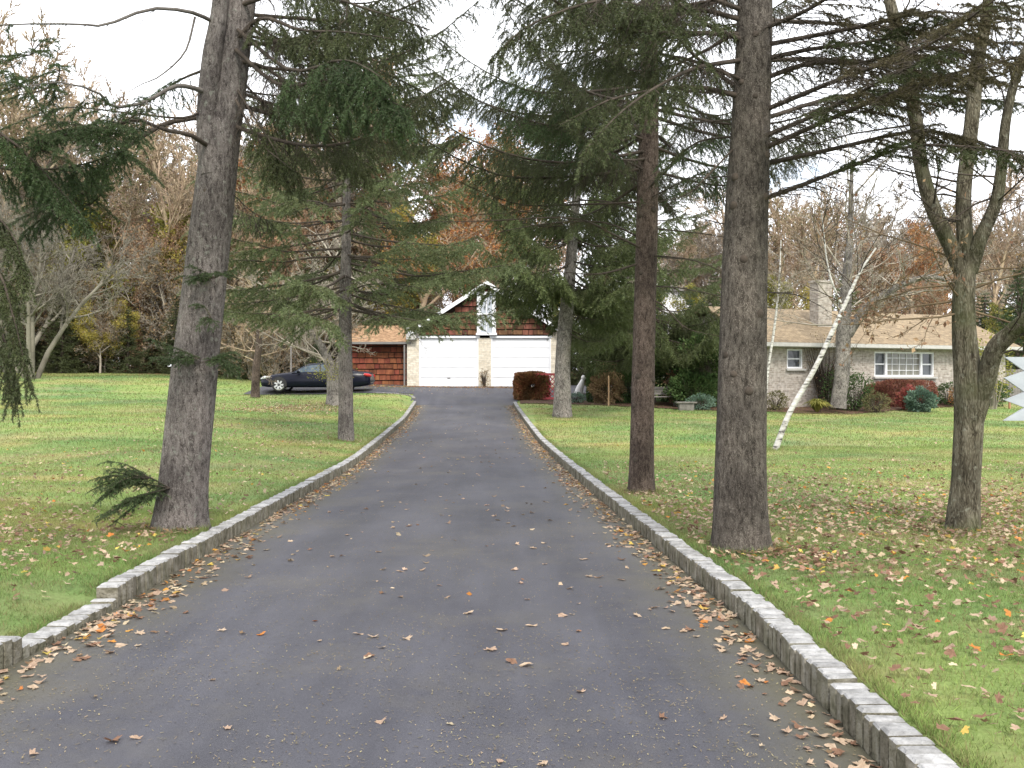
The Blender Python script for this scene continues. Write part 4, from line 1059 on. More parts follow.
# big bare grey tree in front of the brick house
GT = thing('bare_tree', base(838, 41.8), 'big bare grey tree with a long limb reaching right, against the brick house', 'tree')
mb, axg = px_tube(GT, [(838, 408, 41.8), (842, 370, 41.8), (844, 330, 41.8), (846, 290, 41.8), (850, 230, 41.9), (852, 160, 42)], [0.31, 0.29, 0.28, 0.22, 0.13, 0.05], 16, 40, 61, 0.05, 0.2)
mb.build('trunk', M['bark_pale'], GT)
mb, axh = px_tube(GT, [(847, 335, 41.8), (862, 314, 41.6), (880, 298, 41.4), (905, 283, 41.0), (935, 277, 40.6), (965, 290, 40.2)], [0.24, 0.2, 0.17, 0.13, 0.09, 0.04], 12, 30, 62, 0.05)
mb.build('limb', M['bark_pale'], GT)
S = {q: [] for q in range(6)}; tips = []; r = random.Random(9)
for axx, n_, lo, l_ in ((axg, 26, 0.35, (2.2, 4.4)), (axh, 18, 0.15, (1.2, 3.0))):
    for q in range(n_):
        b, t = path_at(axx, r.uniform(lo, 0.99))
        grow(r, S, tips, b, (t * 0.7 + Vector((r.gauss(0, 1), r.gauss(0, 1), r.gauss(0.1, .5)))).normalized(), r.uniform(*l_), 0.04, 1, 4, dict(CFG, rmin=0.006, n=[9, 5, 5, 4]))
tw = MB()
for q in (1, 2, 3, 4): tw.segs(S[q], 4 if q == 1 else 3)
tw.build('crown', M['twig_grey'], GT)

# broken old tree by the car
OT = thing('old_apple_tree', base(336, 40.8), 'stout old trunk with leaning broken top on the lawn in front of the dark car', 'tree')
mb, axo = px_tube(OT, [(336, 408, 40.8), (336, 385, 40.8), (330, 366, 40.8), (321, 346, 40.7), (308, 328, 40.6), (296, 305, 40.4)], [0.42, 0.36, 0.2, 0.14, 0.11, 0.06], 16, 36, 71, 0.06, 0.25)
mb.build('trunk', M['bark_pale'], OT)
mb, axo2 = px_tube(OT, [(338, 385, 40.8), (341, 360, 40.8), (348, 335, 40.7), (345, 300, 40.6), (335, 260, 40.4)], [0.26, 0.19, 0.14, 0.1, 0.05], 12, 30, 72, 0.05)
mb.build('limb', M['bark_pale'], OT)
S = {q: [] for q in range(6)}; tips = []; r = random.Random(19)
for axx in (axo, axo2):
    for q in range(20):
        b, t = path_at(axx, r.uniform(0.42, 0.99))
        grow(r, S, tips, b, (t * 0.5 + Vector((r.gauss(-.2, 1), r.gauss(0, 1), r.gauss(0.1, .5)))).normalized(), r.uniform(1.8, 3.8), 0.045, 1, 4, dict(CFG, rmin=0.007, wob=0.2, n=[9, 5, 5, 4]))
tw = MB()
for q in (1, 2, 3, 4): tw.segs(S[q], 4 if q == 1 else 3)
tw.build('crown', M['twig_grey'], OT)
lf = MB(); rs = np.random.RandomState(4); b0 = P(331, 372, 40.5) - OT.location
lf.leaves(np.array(b0) + rs.normal(size=(600, 3)) * np.array([0.36, 0.28, 0.18]), 0.06, 4); lf.build('sprouts', M['leaf_yellowgreen'], OT)

# background woods
bt = {
 'grey1': broad_meshes(101, 18, 0.26, M['twig_grey'], None, rmin=0.02),
 'grey2': broad_meshes(102, 17, 0.24, M['twig_tan'], M['leaf_olive'], 0.14, 1, 0.4, rmin=0.02),
 'grey3': broad_meshes(103, 19, 0.25, M['twig_tan'], None, rmin=0.02, ang=(20, 50)),
 'grey4': broad_meshes(104, 16, 0.22, M['twig_grey'], M['leaf_brown'], 0.1, 1, 0.3, rmin=0.02),
 'multi': broad_meshes(105, 11, 0.22, M['twig_ash'], None, stems=4, rmin=0.009, ang=(30, 70)),
 'orange': broad_meshes(106, 17, 0.24, M['twig_tan'], M['leaf_orange'], 0.15, 2, 0.8, rmin=0.018),
 'rust': broad_meshes(107, 13, 0.2, M['twig_tan'], M['leaf_rust'], 0.14, 2, 0.7, rmin=0.018),
 'yellow': broad_meshes(108, 8, 0.12, M['twig_grey'], M['leaf_yellow'], 0.13, 2, 0.8, rmin=0.008, f0=[0.15, .2, .15, .1]),
 'yellowgreen': broad_meshes(109, 9, 0.14, M['twig_grey'], M['leaf_yellowgreen'], 0.14, 2, 0.9, rmin=0.008, f0=[0.15, .2, .15, .1]),
 'brush': broad_meshes(110, 6, 0.08, M['twig_grey'], M['leaf_brown'], 0.09, 1, 0.35, stems=5, rmin=0.008, f0=[0.08, .15, .15, .1]),
 'brush2': broad_meshes(111, 5, 0.07, M['twig_tan'], M['leaf_rust'], 0.1, 1, 0.5, stems=5, rmin=0.008, f0=[0.08, .15, .15, .1]),
}
def zone(lb, px, d):
    for lim, t in ((70, 'at the far left'), (160, 'left of the leaning spruce'), (245, 'behind the leaning spruce'), (310, 'behind the car bonnet'), (375, 'behind the slim spruce'), (450, 'left of the garage gable'),
                   (525, 'behind the garage gable'), (620, 'right of the garage'), (715, 'behind the garden hedges'), (805, 'left of the house chimney'), (880, 'right of the house chimney'), (950, 'behind the house roof'), (9999, 'at the far right')):
        if px < lim: break
    for w_ in (' in the woods beyond the lawns', ' standing in the woods', ' in the woods', ' behind the garage and house', ' among the bare woods', ' beyond the gardens', ' under the woodland edge', ' at the foot of the woods', ' standing behind the garden', ' standing in the background', ' in the background trees'):
        lb = lb.replace(w_, '')
    return lb + (', front row ' if d < 72 else ', middle depth ' if d < 95 else ', deep woods ') + t
BT = {k: [] for k in bt}
def bg(kind, px, d, sc=1.0):
    BT[kind].append((px, d, sc * (1.0 if d == 52 or 'brush' in kind or 'yellow' in kind else 1.34 if px < 540 else 1.36)))
LBL = {
 'grey1': ('bare_tree', 'tall bare grey tree', 'tall bare trees in the woods'),
 'grey2': ('bare_tree', 'tan tree with scattered olive leaves', 'tan trees with olive leaves'),
 'grey3': ('bare_tree', 'narrow bare tan tree', 'narrow bare tan trees'),
 'grey4': ('bare_tree', 'grey tree with few brown leaves', 'grey trees with brown leaves'),
 'multi': ('bare_tree', 'pale many-stemmed bare tree', 'many-stemmed pale trees'),
 'orange': ('autumn_tree', 'orange autumn tree', 'orange autumn trees'),
 'rust': ('autumn_tree', 'rust-brown autumn tree', 'rust autumn trees'),
 'yellow': ('autumn_tree', 'small yellow-leaved tree', 'yellow autumn trees'),
 'yellowgreen': ('autumn_tree', 'yellow-green leafed tree', 'yellow-green trees'),
 'brush': ('brush_clump', 'grey thicket of bare stems', 'grey thickets'),
 'brush2': ('brush_clump', 'reddish-tan thicket', 'reddish-tan thickets'),
}
r = random.Random(2024)
for px, d, sc, k in [(20, 70, 1.05, 'grey1'), (-30, 66, 1.1, 'grey3'), (60, 76, 1.0, 'grey4'), (95, 84, .95, 'grey3'), (125, 74, .8, 'grey2'), (150, 88, .95, 'grey1'), (178, 72, .78, 'grey3'),
    (205, 82, .95, 'grey2'), (232, 72, .9, 'grey1'), (262, 78, 1.0, 'grey4'), (290, 70, .9, 'grey3'), (318, 82, 1.05, 'grey2'), (345, 74, .95, 'grey1'), (372, 84, 1.1, 'grey4'), (400, 72, 1.0, 'grey2'),
    (430, 80, 1.1, 'orange'), (462, 70, .95, 'orange'), (490, 76, .9, 'grey2'), (520, 84, .9, 'grey4'), (405, 66, .85, 'orange'), (140, 68, .62, 'rust'), (165, 76, .8, 'rust'), (310, 66, .8, 'rust'), (118, 64, .62, 'yellow'),
    (100, 62, .6, 'yellow'), (270, 63, .7, 'rust'), (245, 66, .75, 'grey2'), (10, 60, .9, 'multi'), (-60, 64, 1, 'grey2'), (-90, 74, 1.1, 'grey1'),
    (550, 80, .8, 'yellowgreen'), (585, 68, .75, 'yellow'), (612, 72, .85, 'yellow'), (640, 78, .9, 'yellowgreen'), (700, 74, .8, 'yellowgreen'), (560, 90, .7, 'grey2'), (660, 90, .65, 'grey4'), (735, 84, .62, 'grey2'),
    (775, 72, .95, 'yellowgreen'), (790, 66, .8, 'yellow'), (800, 84, .7, 'grey3'), (825, 76, .68, 'grey2'), (855, 84, .78, 'grey4'), (880, 74, .62, 'rust'), (905, 70, .62, 'orange'), (930, 80, .64, 'grey2'), (955, 88, .66, 'grey4'),
    (985, 78, .62, 'grey3'), (1015, 84, .66, 'grey2'), (1045, 76, .7, 'grey1'), (920, 66, .5, 'rust'), (1080, 84, .8, 'grey2'), (870, 96, .8, 'grey1'), (770, 96, .75, 'grey3'), (995, 62, .6, 'yellowgreen')]:
    bg(k, px, d, sc)
for k in range(60): bg(r.choice(['grey1', 'grey2', 'grey3', 'grey4']), r.uniform(-120, 520), r.uniform(88, 130), r.uniform(.85, 1.25))
for px, d, sc in ((150, 70, 1.35), (180, 78, 1.5), (215, 70, 1.3), (255, 74, 1.5), (300, 72, 1.4), (60, 72, 1.5), (385, 70, 1.4)): bg('yellowgreen' if px % 2 == 0 else 'yellow', px, d, sc)
for k in range(16): bg(r.choice(['rust', 'rust', 'orange', 'yellow', 'grey4']), r.uniform(60, 500), r.uniform(64, 90), r.uniform(.5, .95))
for k in range(44): bg(r.choice(['grey2', 'grey4', 'grey3', 'grey1']), r.uniform(600, 1120), r.uniform(95, 120), r.uniform(.65, .9))
for k in range(44): bg(r.choice(['brush', 'brush2', 'brush']), r.uniform(-60, 420), r.uniform(62, 78), r.uniform(.8, 1.5))
for k in range(12): bg('brush', r.uniform(225, 350), r.uniform(53.5, 60), r.uniform(.6, 1.0))
for k in range(20): bg(r.choice(['brush', 'brush2']), r.uniform(560, 1060), r.uniform(62, 74), r.uniform(.6, .9))
bg('multi', 32, 52, 0.9)
for k, lst in BT.items():
    nm, lb, gp = LBL[k]
    for (px, d, sc) in lst:
        x = (px - 512) * d / FPX
        o = plant(nm, bt[k], x, d, zone(lb, px, d), 'thicket' if 'brush' in nm else 'tree', gp, sc * r.uniform(.92, 1.08), r.uniform(0, 6.28))
        if k == 'multi' and d == 52: o['label'] = 'pale many-stemmed bare tree standing on the left lawn edge'

# evergreens of the background: needled boughs down to the ground
def full_conifer(seed, H, rad, nm, droop=0.25):
    r = random.Random(seed); wood, nd = [], []
    z = 0.25
    while z < H * 0.97:
        lf_ = rad * (1 - z / H) ** 0.75
        for k in range(7):
            az = r.uniform(0, 6.28); l = lf_ * r.uniform(0.65, 1.15) + 0.1
            d = Vector((math.cos(az), math.sin(az), 0))
            pts = [Vector((0, 0, z)) + d * l * t + UP * (l * (-droop * t * (1.7 - t) + 0.2 * t ** 3)) for t in (0, .35, .7, 1)]
            for q in range(3):
                wood.append((*pts[q], *pts[q+1], 0.03 * (1 - q * .3), 0.02 * (1 - q * .3)))
                nd.append((*pts[q], *pts[q+1]))
            t = 0.25
            while t < 1:
                b, tg = path_at(pts, t)
                for sg in (-1, 1):
                    sd_ = tg.cross(UP).normalized() * sg
                    e = b + (tg * 0.7 + sd_ * 0.8 - UP * r.uniform(0.05, 0.5)).normalized() * l * 0.4 * (1.15 - t) * r.uniform(.6, 1.2)
                    nd.append((*b, *e))
                t += 0.35 / max(l, 0.6)
        z += 0.28
    a = MB(); a.segs([(0, 0, -0.1, 0, 0, H, rad * 0.07, 0.02)], 8); a.segs(wood, 3)
    b = MB(); b.needles(nd, 0.16, 0.035, 46, 0.8, seed=seed)
    return [a.mesh('trunk', M['twig_dark']), b.mesh('crown', nm), None]
ev = {'dark': full_conifer(201, 7, 2.6, M['needle_dark']), 'dark2': full_conifer(202, 9, 2.8, M['needle_dark'], 0.35), 'green': full_conifer(203, 8, 2.6, M['needle_green']), 'olive': full_conifer(204, 9, 3.0, M['needle_olive']), 'bushy': full_conifer(205, 5, 2.3, M['needle_green'], 0.1), 'bushy2': full_conifer(206, 4.6, 2.0, M['needle_dark'], 0.1)}
EVL = {'bushy': ('bushy green evergreen', 'bushy garden evergreens'), 'bushy2': ('bushy dark evergreen', 'bushy garden evergreens'), 'dark': ('low dark evergreen at the foot of the woods', 'low dark evergreens'), 'dark2': ('tall dark evergreen standing behind the garden', 'tall dark evergreens'),
       'green': ('green evergreen standing in the background', 'green evergreens'), 'olive': ('olive-green evergreen in the background trees', 'olive evergreens')}
for k, px, d, sc in [('dark', 62, 62, .7), ('dark', 84, 63, .62), ('dark2', 104, 66, .62), ('dark', 128, 63, .6), ('dark', 152, 66, .55), ('dark2', 176, 64, .55), ('dark', 205, 63, .6), ('green', 62, 72, 1.0), ('dark', 232, 60, .6), ('dark', 36, 64, .6),
     ('green', 292, 56, .5), ('olive', 312, 62, .9), ('olive', 268, 64, .95), ('green', 338, 57, .62), ('olive', 242, 56, .42), ('dark', 277, 55, .4), ('green', 318, 54, .36), ('olive', 352, 60, .8),
     ('dark2', 590, 58, .8), ('dark2', 625, 62, .85), ('green', 655, 66, .8), ('dark2', 608, 66, .9), ('dark', 570, 62, .7), ('green', 690, 62, .7), ('dark2', 715, 58, .75), ('dark2', 735, 64, .8), ('dark', 640, 70, .7),
     ('green', 1018, 58, .95), ('dark2', 1040, 64, 1.1), ('green', 985, 70, .8), ('dark', 1005, 56, .45), ('dark2', 1065, 58, 1.0), ('green', 900, 100, 1.1), ('olive', 845, 66, .85), ('dark2', 540, 66, .75)]:
    x = (px - 512) * d / FPX
    plant('evergreen_tree', ev[k], x, d, zone(EVL[k][0], px, d), 'tree', EVL[k][1], sc * r.uniform(.95, 1.05), r.uniform(0, 6.28))
def number_repeats():
    same = {}
    for o in col.objects:
        if o.get('group') and o.parent is None and 'leaves' not in o['group'] or (o.get('group') in ('tan trees with olive leaves', 'grey trees with brown leaves')):
            same.setdefault(o['label'], []).append(o)
    words = 'first second third fourth fifth sixth seventh eighth ninth tenth eleventh twelfth thirteenth fourteenth'.split()
    for lb, os_ in same.items():
        if len(os_) > 1:
            for o, w_ in zip(sorted(os_, key=lambda q: q.location.x / q.location.y), words): o['label'] = lb + ', ' + w_ + ' from left'
number_repeats()
# small dark-trunked tree left of the car
ST = thing('young_tree', base(256, 43.5), 'thin brown trunk standing on the lawn just left of the car', 'tree')
mb, axs = px_tube(ST, [(255, 397, 43.5), (256, 370, 43.5), (259, 340, 43.5), (256, 290, 43.5)], [0.19, 0.16, 0.12, 0.05], 12, 24, 88, 0.05, 0.2)
mb.build('trunk', M['bark_red'], ST)
S = {q: [] for q in range(6)}; tips = []
for q in range(16):
    b, t = path_at(axs, r.uniform(0.4, 0.99))
    grow(r, S, tips, b, (t * 0.5 + Vector((r.gauss(0, 1), r.gauss(0, 1), r.gauss(0.1, .5)))).normalized(), r.uniform(1.2, 2.6), 0.03, 1, 4, dict(CFG, rmin=0.006, n=[9, 5, 5, 4]))
tw = MB()
for q in (1, 2, 3, 4): tw.segs(S[q], 3)
tw.build('crown', M['twig_tan'], ST)
# second, thin birch before the house
B2 = thing('birch_tree', base(767, 40.5), 'thin distant white birch stem between the big spruce trunk and the small house window', 'tree')
mb, ax = px_tube(B2, [(764, 414, 40.5), (768, 370, 40.5), (774, 330, 40.5), (779, 285, 40.5), (781, 240, 40.5)], [0.06, 0.055, 0.048, 0.036, 0.02], 10, 30, 90, 0.03)
mb.build('trunk', M['birch'], B2)
S = {q: [] for q in range(6)}; tips = []
for q in range(12):
    b, t = path_at(ax, r.uniform(0.45, 0.99))
    grow(r, S, tips, b, (t + Vector((r.gauss(0, .8), r.gauss(0, .8), 0))).normalized(), r.uniform(1, 2), 0.02, 2, 4, dict(CFG, rmin=0.005))
tw = MB()
for q in (2, 3, 4): tw.segs(S[q], 3)
tw.build('crown', M['twig_grey'], B2)

# ------------------------------------------------------------------ shrubs
def shrub(name, x, y, size, leaf_m, leaf, n, label, cat='shrub', shape='round', seed=1, group=None, rz=0.0, stem_m=None, up=0.0, spiky=False, wood=26):
    rs = np.random.RandomState(seed); rr = random.Random(seed)
    o = thing(name, (x, y, g(x, y) + 0.01), label, cat, group, rz)
    sx, sy, sz = size[0] / 2, size[1] / 2, size[2]
    S = []
    for k in range(wood):
        a = rr.uniform(0, 6.28); q = rr.uniform(0.3, 0.92)
        p0 = Vector((math.cos(a) * sx * .18, math.sin(a) * sy * .18, -0.02)); p1 = Vector((math.cos(a) * sx * q * .6, math.sin(a) * sy * q * .6, sz * .45)); p2 = Vector((math.cos(a) * sx * q, math.sin(a) * sy * q, sz * rr.uniform(.5, .92)))
        S += [(*p0, *p1, 0.014, 0.01), (*p1, *p2, 0.01, 0.004)]
    st = MB(); st.segs(S, 4); st.build('stems', stem_m or M['twig_dark'], o)
    lf = MB()
    if spiky:
        # strap leaves arching from the base
        for k in range(n):
            a = rr.uniform(0, 6.28); q = rr.uniform(.3, 1)
            d = Vector((math.cos(a), math.sin(a), 0)); w = d.cross(UP) * leaf * .5
            p = [d * 0.02, d * sx * q * .5 + UP * sz * (1.1 - .4 * q), d * sx * q + UP * sz * (1.0 - .75 * q * q)]
            lf.add([p[0] - w, p[0] + w, p[1] + w * .8, p[1] - w * .8, p[2]], [[0, 1, 2, 3]], 0); lf.add([p[1] - w * .8, p[1] + w * .8, p[2]], [[0, 1, 2]], 0)
    else:
        v = rs.normal(size=(n, 3)); v = unit(v)
        lump = 1 + 0.16 * np.sin(v[:, 0:1] * 5 + seed) * np.sin(v[:, 1:2] * 4.3 + 1.7 * seed) + 0.1 * np.sin(v[:, 2:3] * 9 + seed * 2.1 + v[:, 0:1] * 7)
        if shape == 'box':
            v = v / (np.abs(v) ** 6).sum(1, keepdims=True) ** (1 / 6.0); lump = 1 + 0.3 * (lump - 1)
        rad = (1 - 0.5 * rs.rand(n, 1) ** (1.6 if shape == 'round' else 3.0)) * lump
        p = v * rad * np.array([sx, sy, sz * .5]) + np.array([0, 0, sz * .5 + up])
        p[:, 2] = np.maximum(p[:, 2], 0.02)
        lf.leaves(p, leaf, seed)
    lf.build('foliage', leaf_m, o)
    return o

def at(px, d): return ((px - 512) * d / FPX, d)
shrub('clipped_hedge', *at(532, 46.6), (1.42, 1.5, 1.14), M['leaf_hedge'], 0.12, 16000, 'clipped boxy hedge turning orange at the end of the driveway', 'hedge', 'box', 3)
shrub('round_bush', *at(607, 44.5), (1.5, 1.4, 1.35), M['leaf_brown'], 0.09, 5000, 'brown clipped bush behind the thin wooden stake', seed=4)
shrub('clipped_hedge', *at(598, 45.4), (0.9, 1.0, 1.3), M['leaf_green'], 0.085, 4000, 'dark green clipped hedge left of the brown bush', 'hedge', 'box', 5)
shrub('clipped_hedge', *at(632, 45), (1.5, 1.2, 1.35), M['leaf_green'], 0.09, 6000, 'green clipped hedge behind the red-brown spruce trunk', 'hedge', 'box', 6)
shrub('garden_bush', *at(694, 43.5), (2.2, 1.8, 1.5), M['leaf_green'], 0.11, 4500, 'bushy bright green shrub left of the thickest spruce trunk', seed=7)
shrub('tall_shrub', *at(706, 43.9), (2.3, 1.7, 3.3), M['leaf_green'], 0.13, 6500, 'tall dark green shrub at the left side of the thickest trunk', seed=31)
shrub('tall_shrub', *at(678, 46.4), (2.4, 1.8, 2.8), M['leaf_green'], 0.13, 4200, 'loose tall green shrub behind the grey garden bench', seed=32)
shrub('tall_shrub', *at(620, 48.5), (3.2, 2.0, 3.0), M['leaf_green'], 0.12, 3500, 'tall green shrub left of the red-brown trunk behind the hedges', seed=33)
shrub('garden_bush', *at(700, 42.3), (1.2, .9, .62), M['leaf_bluegreen'], 0.07, 1500, 'low blue-green shrub in front of the bushy green one', seed=8)
shrub('garden_bush', *at(677, 44.8), (1.1, 1.0, 1.45), M['leaf_rust'], 0.09, 650, 'thin reddish shrub right of the grey garden bench', seed=9)
shrub('clipped_hedge', *at(716, 45), (1.6, 1.2, 1.25), M['leaf_green'], 0.09, 5000, 'green clipped hedge against the thickest spruce trunk', 'hedge', 'box', 10)
shrub('garden_bush', *at(576, 44.6), (.8, .7, .42), M['leaf_bluegreen'], 0.06, 800, 'low green mound at the foot of the pale spruce trunk', seed=11)
shrub('garden_bush', *at(776, 42.4), (1.0, .9, .8), M['leaf_olive'], 0.06, 1300, 'olive bush under the small house window, right of the thick trunk', seed=12)
shrub('yucca', *at(817, 41.8), (1.7, 1.5, .58), M['leaf_yellowgreen'], 0.05, 150, 'yellow-green spiky plant in the bed before the house', 'plant', seed=13, spiky=True, wood=3)
shrub('garden_bush', *at(855, 43.0), (1.5, 1.3, 1.55), M['leaf_green'], 0.08, 2000, 'loose green shrub right of the big grey tree', seed=14)
shrub('garden_bush', *at(876, 42.4), (1.15, 1.0, .85), M['leaf_olive'], 0.055, 1600, 'round olive-brown bush left of the red hedge', seed=15)
shrub('red_hedge', *at(904, 46.0), (3.1, 1.2, 1.15), M['leaf_red'], 0.09, 8500, 'long rust-red hedge under the picture window', 'hedge', 'box', 16, rz=R(24))
shrub('red_hedge', *at(880, 45.2), (1.1, 1.0, .95), M['leaf_red'], 0.09, 3000, 'short dull red bush at the left end of the red hedge', 'shrub', 'box', 26, rz=R(24))
shrub('red_bush', *at(909, 43.6), (.95, .8, .95), M['leaf_crimson'], 0.085, 2600, 'small crimson bush in front of the long red hedge', seed=17)
shrub('garden_bush', *at(921, 42.6), (1.15, 1.0, .92), M['leaf_bluegreen'], 0.1, 2800, 'round grey-green shrub in front of the crimson bush', seed=18)
shrub('garden_bush', *at(948, 47.4), (1.3, 1.1, 1.0), M['leaf_green'], 0.08, 1500, 'dark green shrub by the house wall left of the maple trunk', seed=19)
shrub('garden_bush', *at(957, 46.2), (.7, .6, 1.0), M['leaf_orange'], 0.06, 700, 'narrow orange-brown shrub against the maple trunk', seed=20)
shrub('garden_bush', *at(990, 47.5), (1.8, 1.4, 1.2), M['leaf_green'], 0.09, 2000, 'dark green shrub by the wooden fence on the far right', seed=21)
shrub('climbing_shrub', *at(826, 44.4), (2.4, 1.4, 3.3), M['leaf_brown'], 0.07, 900, 'tall straggly brown shrub on the house wall behind the birch', seed=22, wood=150)
shrub('garden_bush', *at(840, 43.4), (1.6, 1.2, 1.9), M['leaf_green'], 0.08, 900, 'dark green shrub behind the big grey tree trunk', seed=23)
shrub('garden_bush', *at(992, 45), (1.9, 1.7, 2.9), M['leaf_yellowgreen'], 0.12, 750, 'loose yellow-leaved shrub between the maple trunk and the photo edge', seed=24, up=0.35, stem_m=M['twig_grey'])
shrub('ivy_clump', *at(484, 53.4), (.5, .25, .95), M['leaf_brown'], 0.06, 300, 'small dry bush at the foot of the garage middle pier', seed=25)

# ------------------------------------------------------------------ garage
DG = 54.0
def gX(px): return (px - 512) * DG / FPX
def gZ(py): return EYE - (py - HOR) * DG / FPX
gz0 = g(gX(487), DG) - 0.0
ga = thing('garage', (gX(487), DG, 0), 'two-door garage with cedar shake gable and cream brick piers', 'garage')
ox = gX(487)
def lx_(px): return gX(px) - ox
zb = gZ(387.5); zdoor = gZ(338); zpeak = gZ(284)
xL, xR, xM0, xM1 = lx_(407), lx_(557), lx_(478.5), lx_(491)
dL0, dL1, dR0, dR1 = lx_(419), xM0, xM1, lx_(551)
dep = 9.0
for a_, b_, t_ in ((xL, dL0, gZ(331)), (xM0, xM1, zdoor), (dR1, xR, gZ(331))):
    w = MB(); w.box(((a_ + b_) / 2, 0.2, (zb - 0.4 + t_) / 2), (b_ - a_, 0.4, t_ - zb + 0.4)); w.build('brick_pier', M['cream_brick'], ga)
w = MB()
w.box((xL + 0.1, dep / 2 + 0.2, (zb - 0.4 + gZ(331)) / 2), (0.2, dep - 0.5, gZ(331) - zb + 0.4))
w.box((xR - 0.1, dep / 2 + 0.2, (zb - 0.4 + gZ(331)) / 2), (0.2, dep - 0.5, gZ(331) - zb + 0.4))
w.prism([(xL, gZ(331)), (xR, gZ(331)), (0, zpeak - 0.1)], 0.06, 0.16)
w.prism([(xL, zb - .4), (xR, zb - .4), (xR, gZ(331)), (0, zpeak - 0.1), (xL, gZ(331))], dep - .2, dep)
w.build('wall', M['shadow_wall'], ga)
def shakes(mb, x0, x1, z0, z1, yf, lim=None, row=0.3, seed=1, step=(0.22, 0.5)):
    r = random.Random(seed); z = z0
    while z < z1:
        h = min(row, z1 - z)
        a, b = (x0, x1) if lim is None else lim(z + h * 0.95)
        x = a + (r.uniform(-.2, 0) if lim is None else 0)
        x = max(x, a)
        while x < b - 0.03:
            wd = min(r.uniform(*step), b - x); lo = r.uniform(.03, .06)  # gap below each shake bares the wall colour painted as its shadow line
            t = 0.035 + r.uniform(0, .012)
            t += .05; e_ = .012
            V = [(x + e_, yf - t, z + lo), (x + wd - e_, yf - t, z + lo), (x + wd - e_, yf - .03, z + h), (x + e_, yf - .03, z + h),
                 (x + e_, yf, z + lo), (x + wd - e_, yf, z + lo)]
            mb.add(V, [[0, 1, 2, 3], [0, 4, 5, 1]], 0); mb.add(V, [[0, 3, 4], [1, 5, 2]], 0)
            x += wd
        z += row
zg0 = gZ(335.5)
slope = (zpeak - gZ(329)) / (lx_(556) - 0)
def glim(z):
    hw = max(0.0, (zpeak - 0.12 - z) / slope); return (max(-hw, xL), min(hw, xR))
w = MB(); shakes(w, 0, 0, zg0, zpeak - 0.2, 0.058, glim, seed=5); w.build('shake_siding', M['shake'], ga)
# doors: sectional panels with shadow gaps
for a, b in ((dL0, dL1), (dR0, dR1)):
    w = MB(); n = 5; h = (zdoor - zb) / n
    for k in range(n):
        w.box(((a + b) / 2, 0.13, zb + h * (k + .5)), (b - a - 0.02, 0.06, h - 0.016))
    w.box(((a + b) / 2, 0.19, (zb + zdoor) / 2), (b - a, 0.04, zdoor - zb))
    d_ = bevel(w.build('garage_door', M['white'], ga), 0.006)
    w = MB(); w.box(((a + b) / 2, 0.05, zdoor + 0.055), (b - a + 0.14, 0.14, 0.11)); w.box((a + 0.04, 0.06, (zb + zdoor) / 2), (0.08, 0.09, zdoor - zb)); w.box((b - 0.04, 0.06, (zb + zdoor) / 2), (0.08, 0.09, zdoor - zb))
    w.build('door_frame', M['white'], d_)
    w = MB(); w.box(((a + b) / 2, 0.085, zb + 0.5), (0.16, 0.04, 0.03)); w.build('handle', M['gutter'], d_)
# hay-loft style window in the gable
zw0, zw1 = gZ(333), gZ(295)
w = MB()
wl0, wr0 = lx_(477), lx_(496)
for a, b in ((wl0, wl0 + .2), (wr0 - .2, wr0)): w.box(((a + b) / 2, -0.10, (zw0 + zw1) / 2), (b - a, 0.1, zw1 - zw0))
w.box(((wl0 + wr0) / 2, -0.105, zw1 + .08), (wr0 - wl0 + .1, 0.12, 0.16)); w.box(((wl0 + wr0) / 2, -0.11, zw0 - .06), (wr0 - wl0 + .1, 0.14, 0.12))
w.box(((wl0 + wr0) / 2, -0.09, (zw0 + zw1) / 2), (0.05, 0.07, zw1 - zw0)); w.box(((wl0 + wr0) / 2, -0.092, (zw0 + zw1) / 2), (wr0 - wl0 - .42, 0.06, 0.06))
wf = w.build('window', M['white'], ga)
w = MB(); w.box(((wl0 + wr0) / 2, -0.065, (zw0 + zw1) / 2), (wr0 - wl0 - .4, 0.02, zw1 - zw0)); w.build('pane', M['pale_pane'], wf)
# roof: two slopes with white rake boards
w = MB(); rk = MB()
for sg in (-1, 1):
    ex = sg * (abs(lx_(557)) + 0.35) if sg > 0 else -(abs(xL) + 0.02)
    ex = sg * 4.05
    ez = zpeak - slope * abs(ex)
    nrm = Vector((sg * slope, 0, 1)).normalized() * 0.12
    w.prism([(0, zpeak), (ex, ez), (ex + nrm.x, ez + nrm.z), (0, zpeak + 0.13)], -0.38, dep + 0.3)
    rk.prism([(0, zpeak - 0.09), (ex, ez - 0.09), (ex + nrm.x * 1.1, ez + nrm.z * 1.1), (0, zpeak + 0.14)], -0.44, -0.385)
rf = w.build('roof', M['roof_leafy'], ga)
rk.build('rake_board', M['white'], rf)
w = MB(); w.box((xL + 0.25, -0.12, gZ(333)), (0.55, 0.5, 0.75)); bevel(w.build('eave_return', M['trim_grey'], ga), 0.05)
w = MB(); w.box((lx_(404.5), -0.02, (zb + gZ(345)) / 2), (0.08, 0.08, gZ(345) - zb)); w.build('downpipe', M['gutter'], ga)
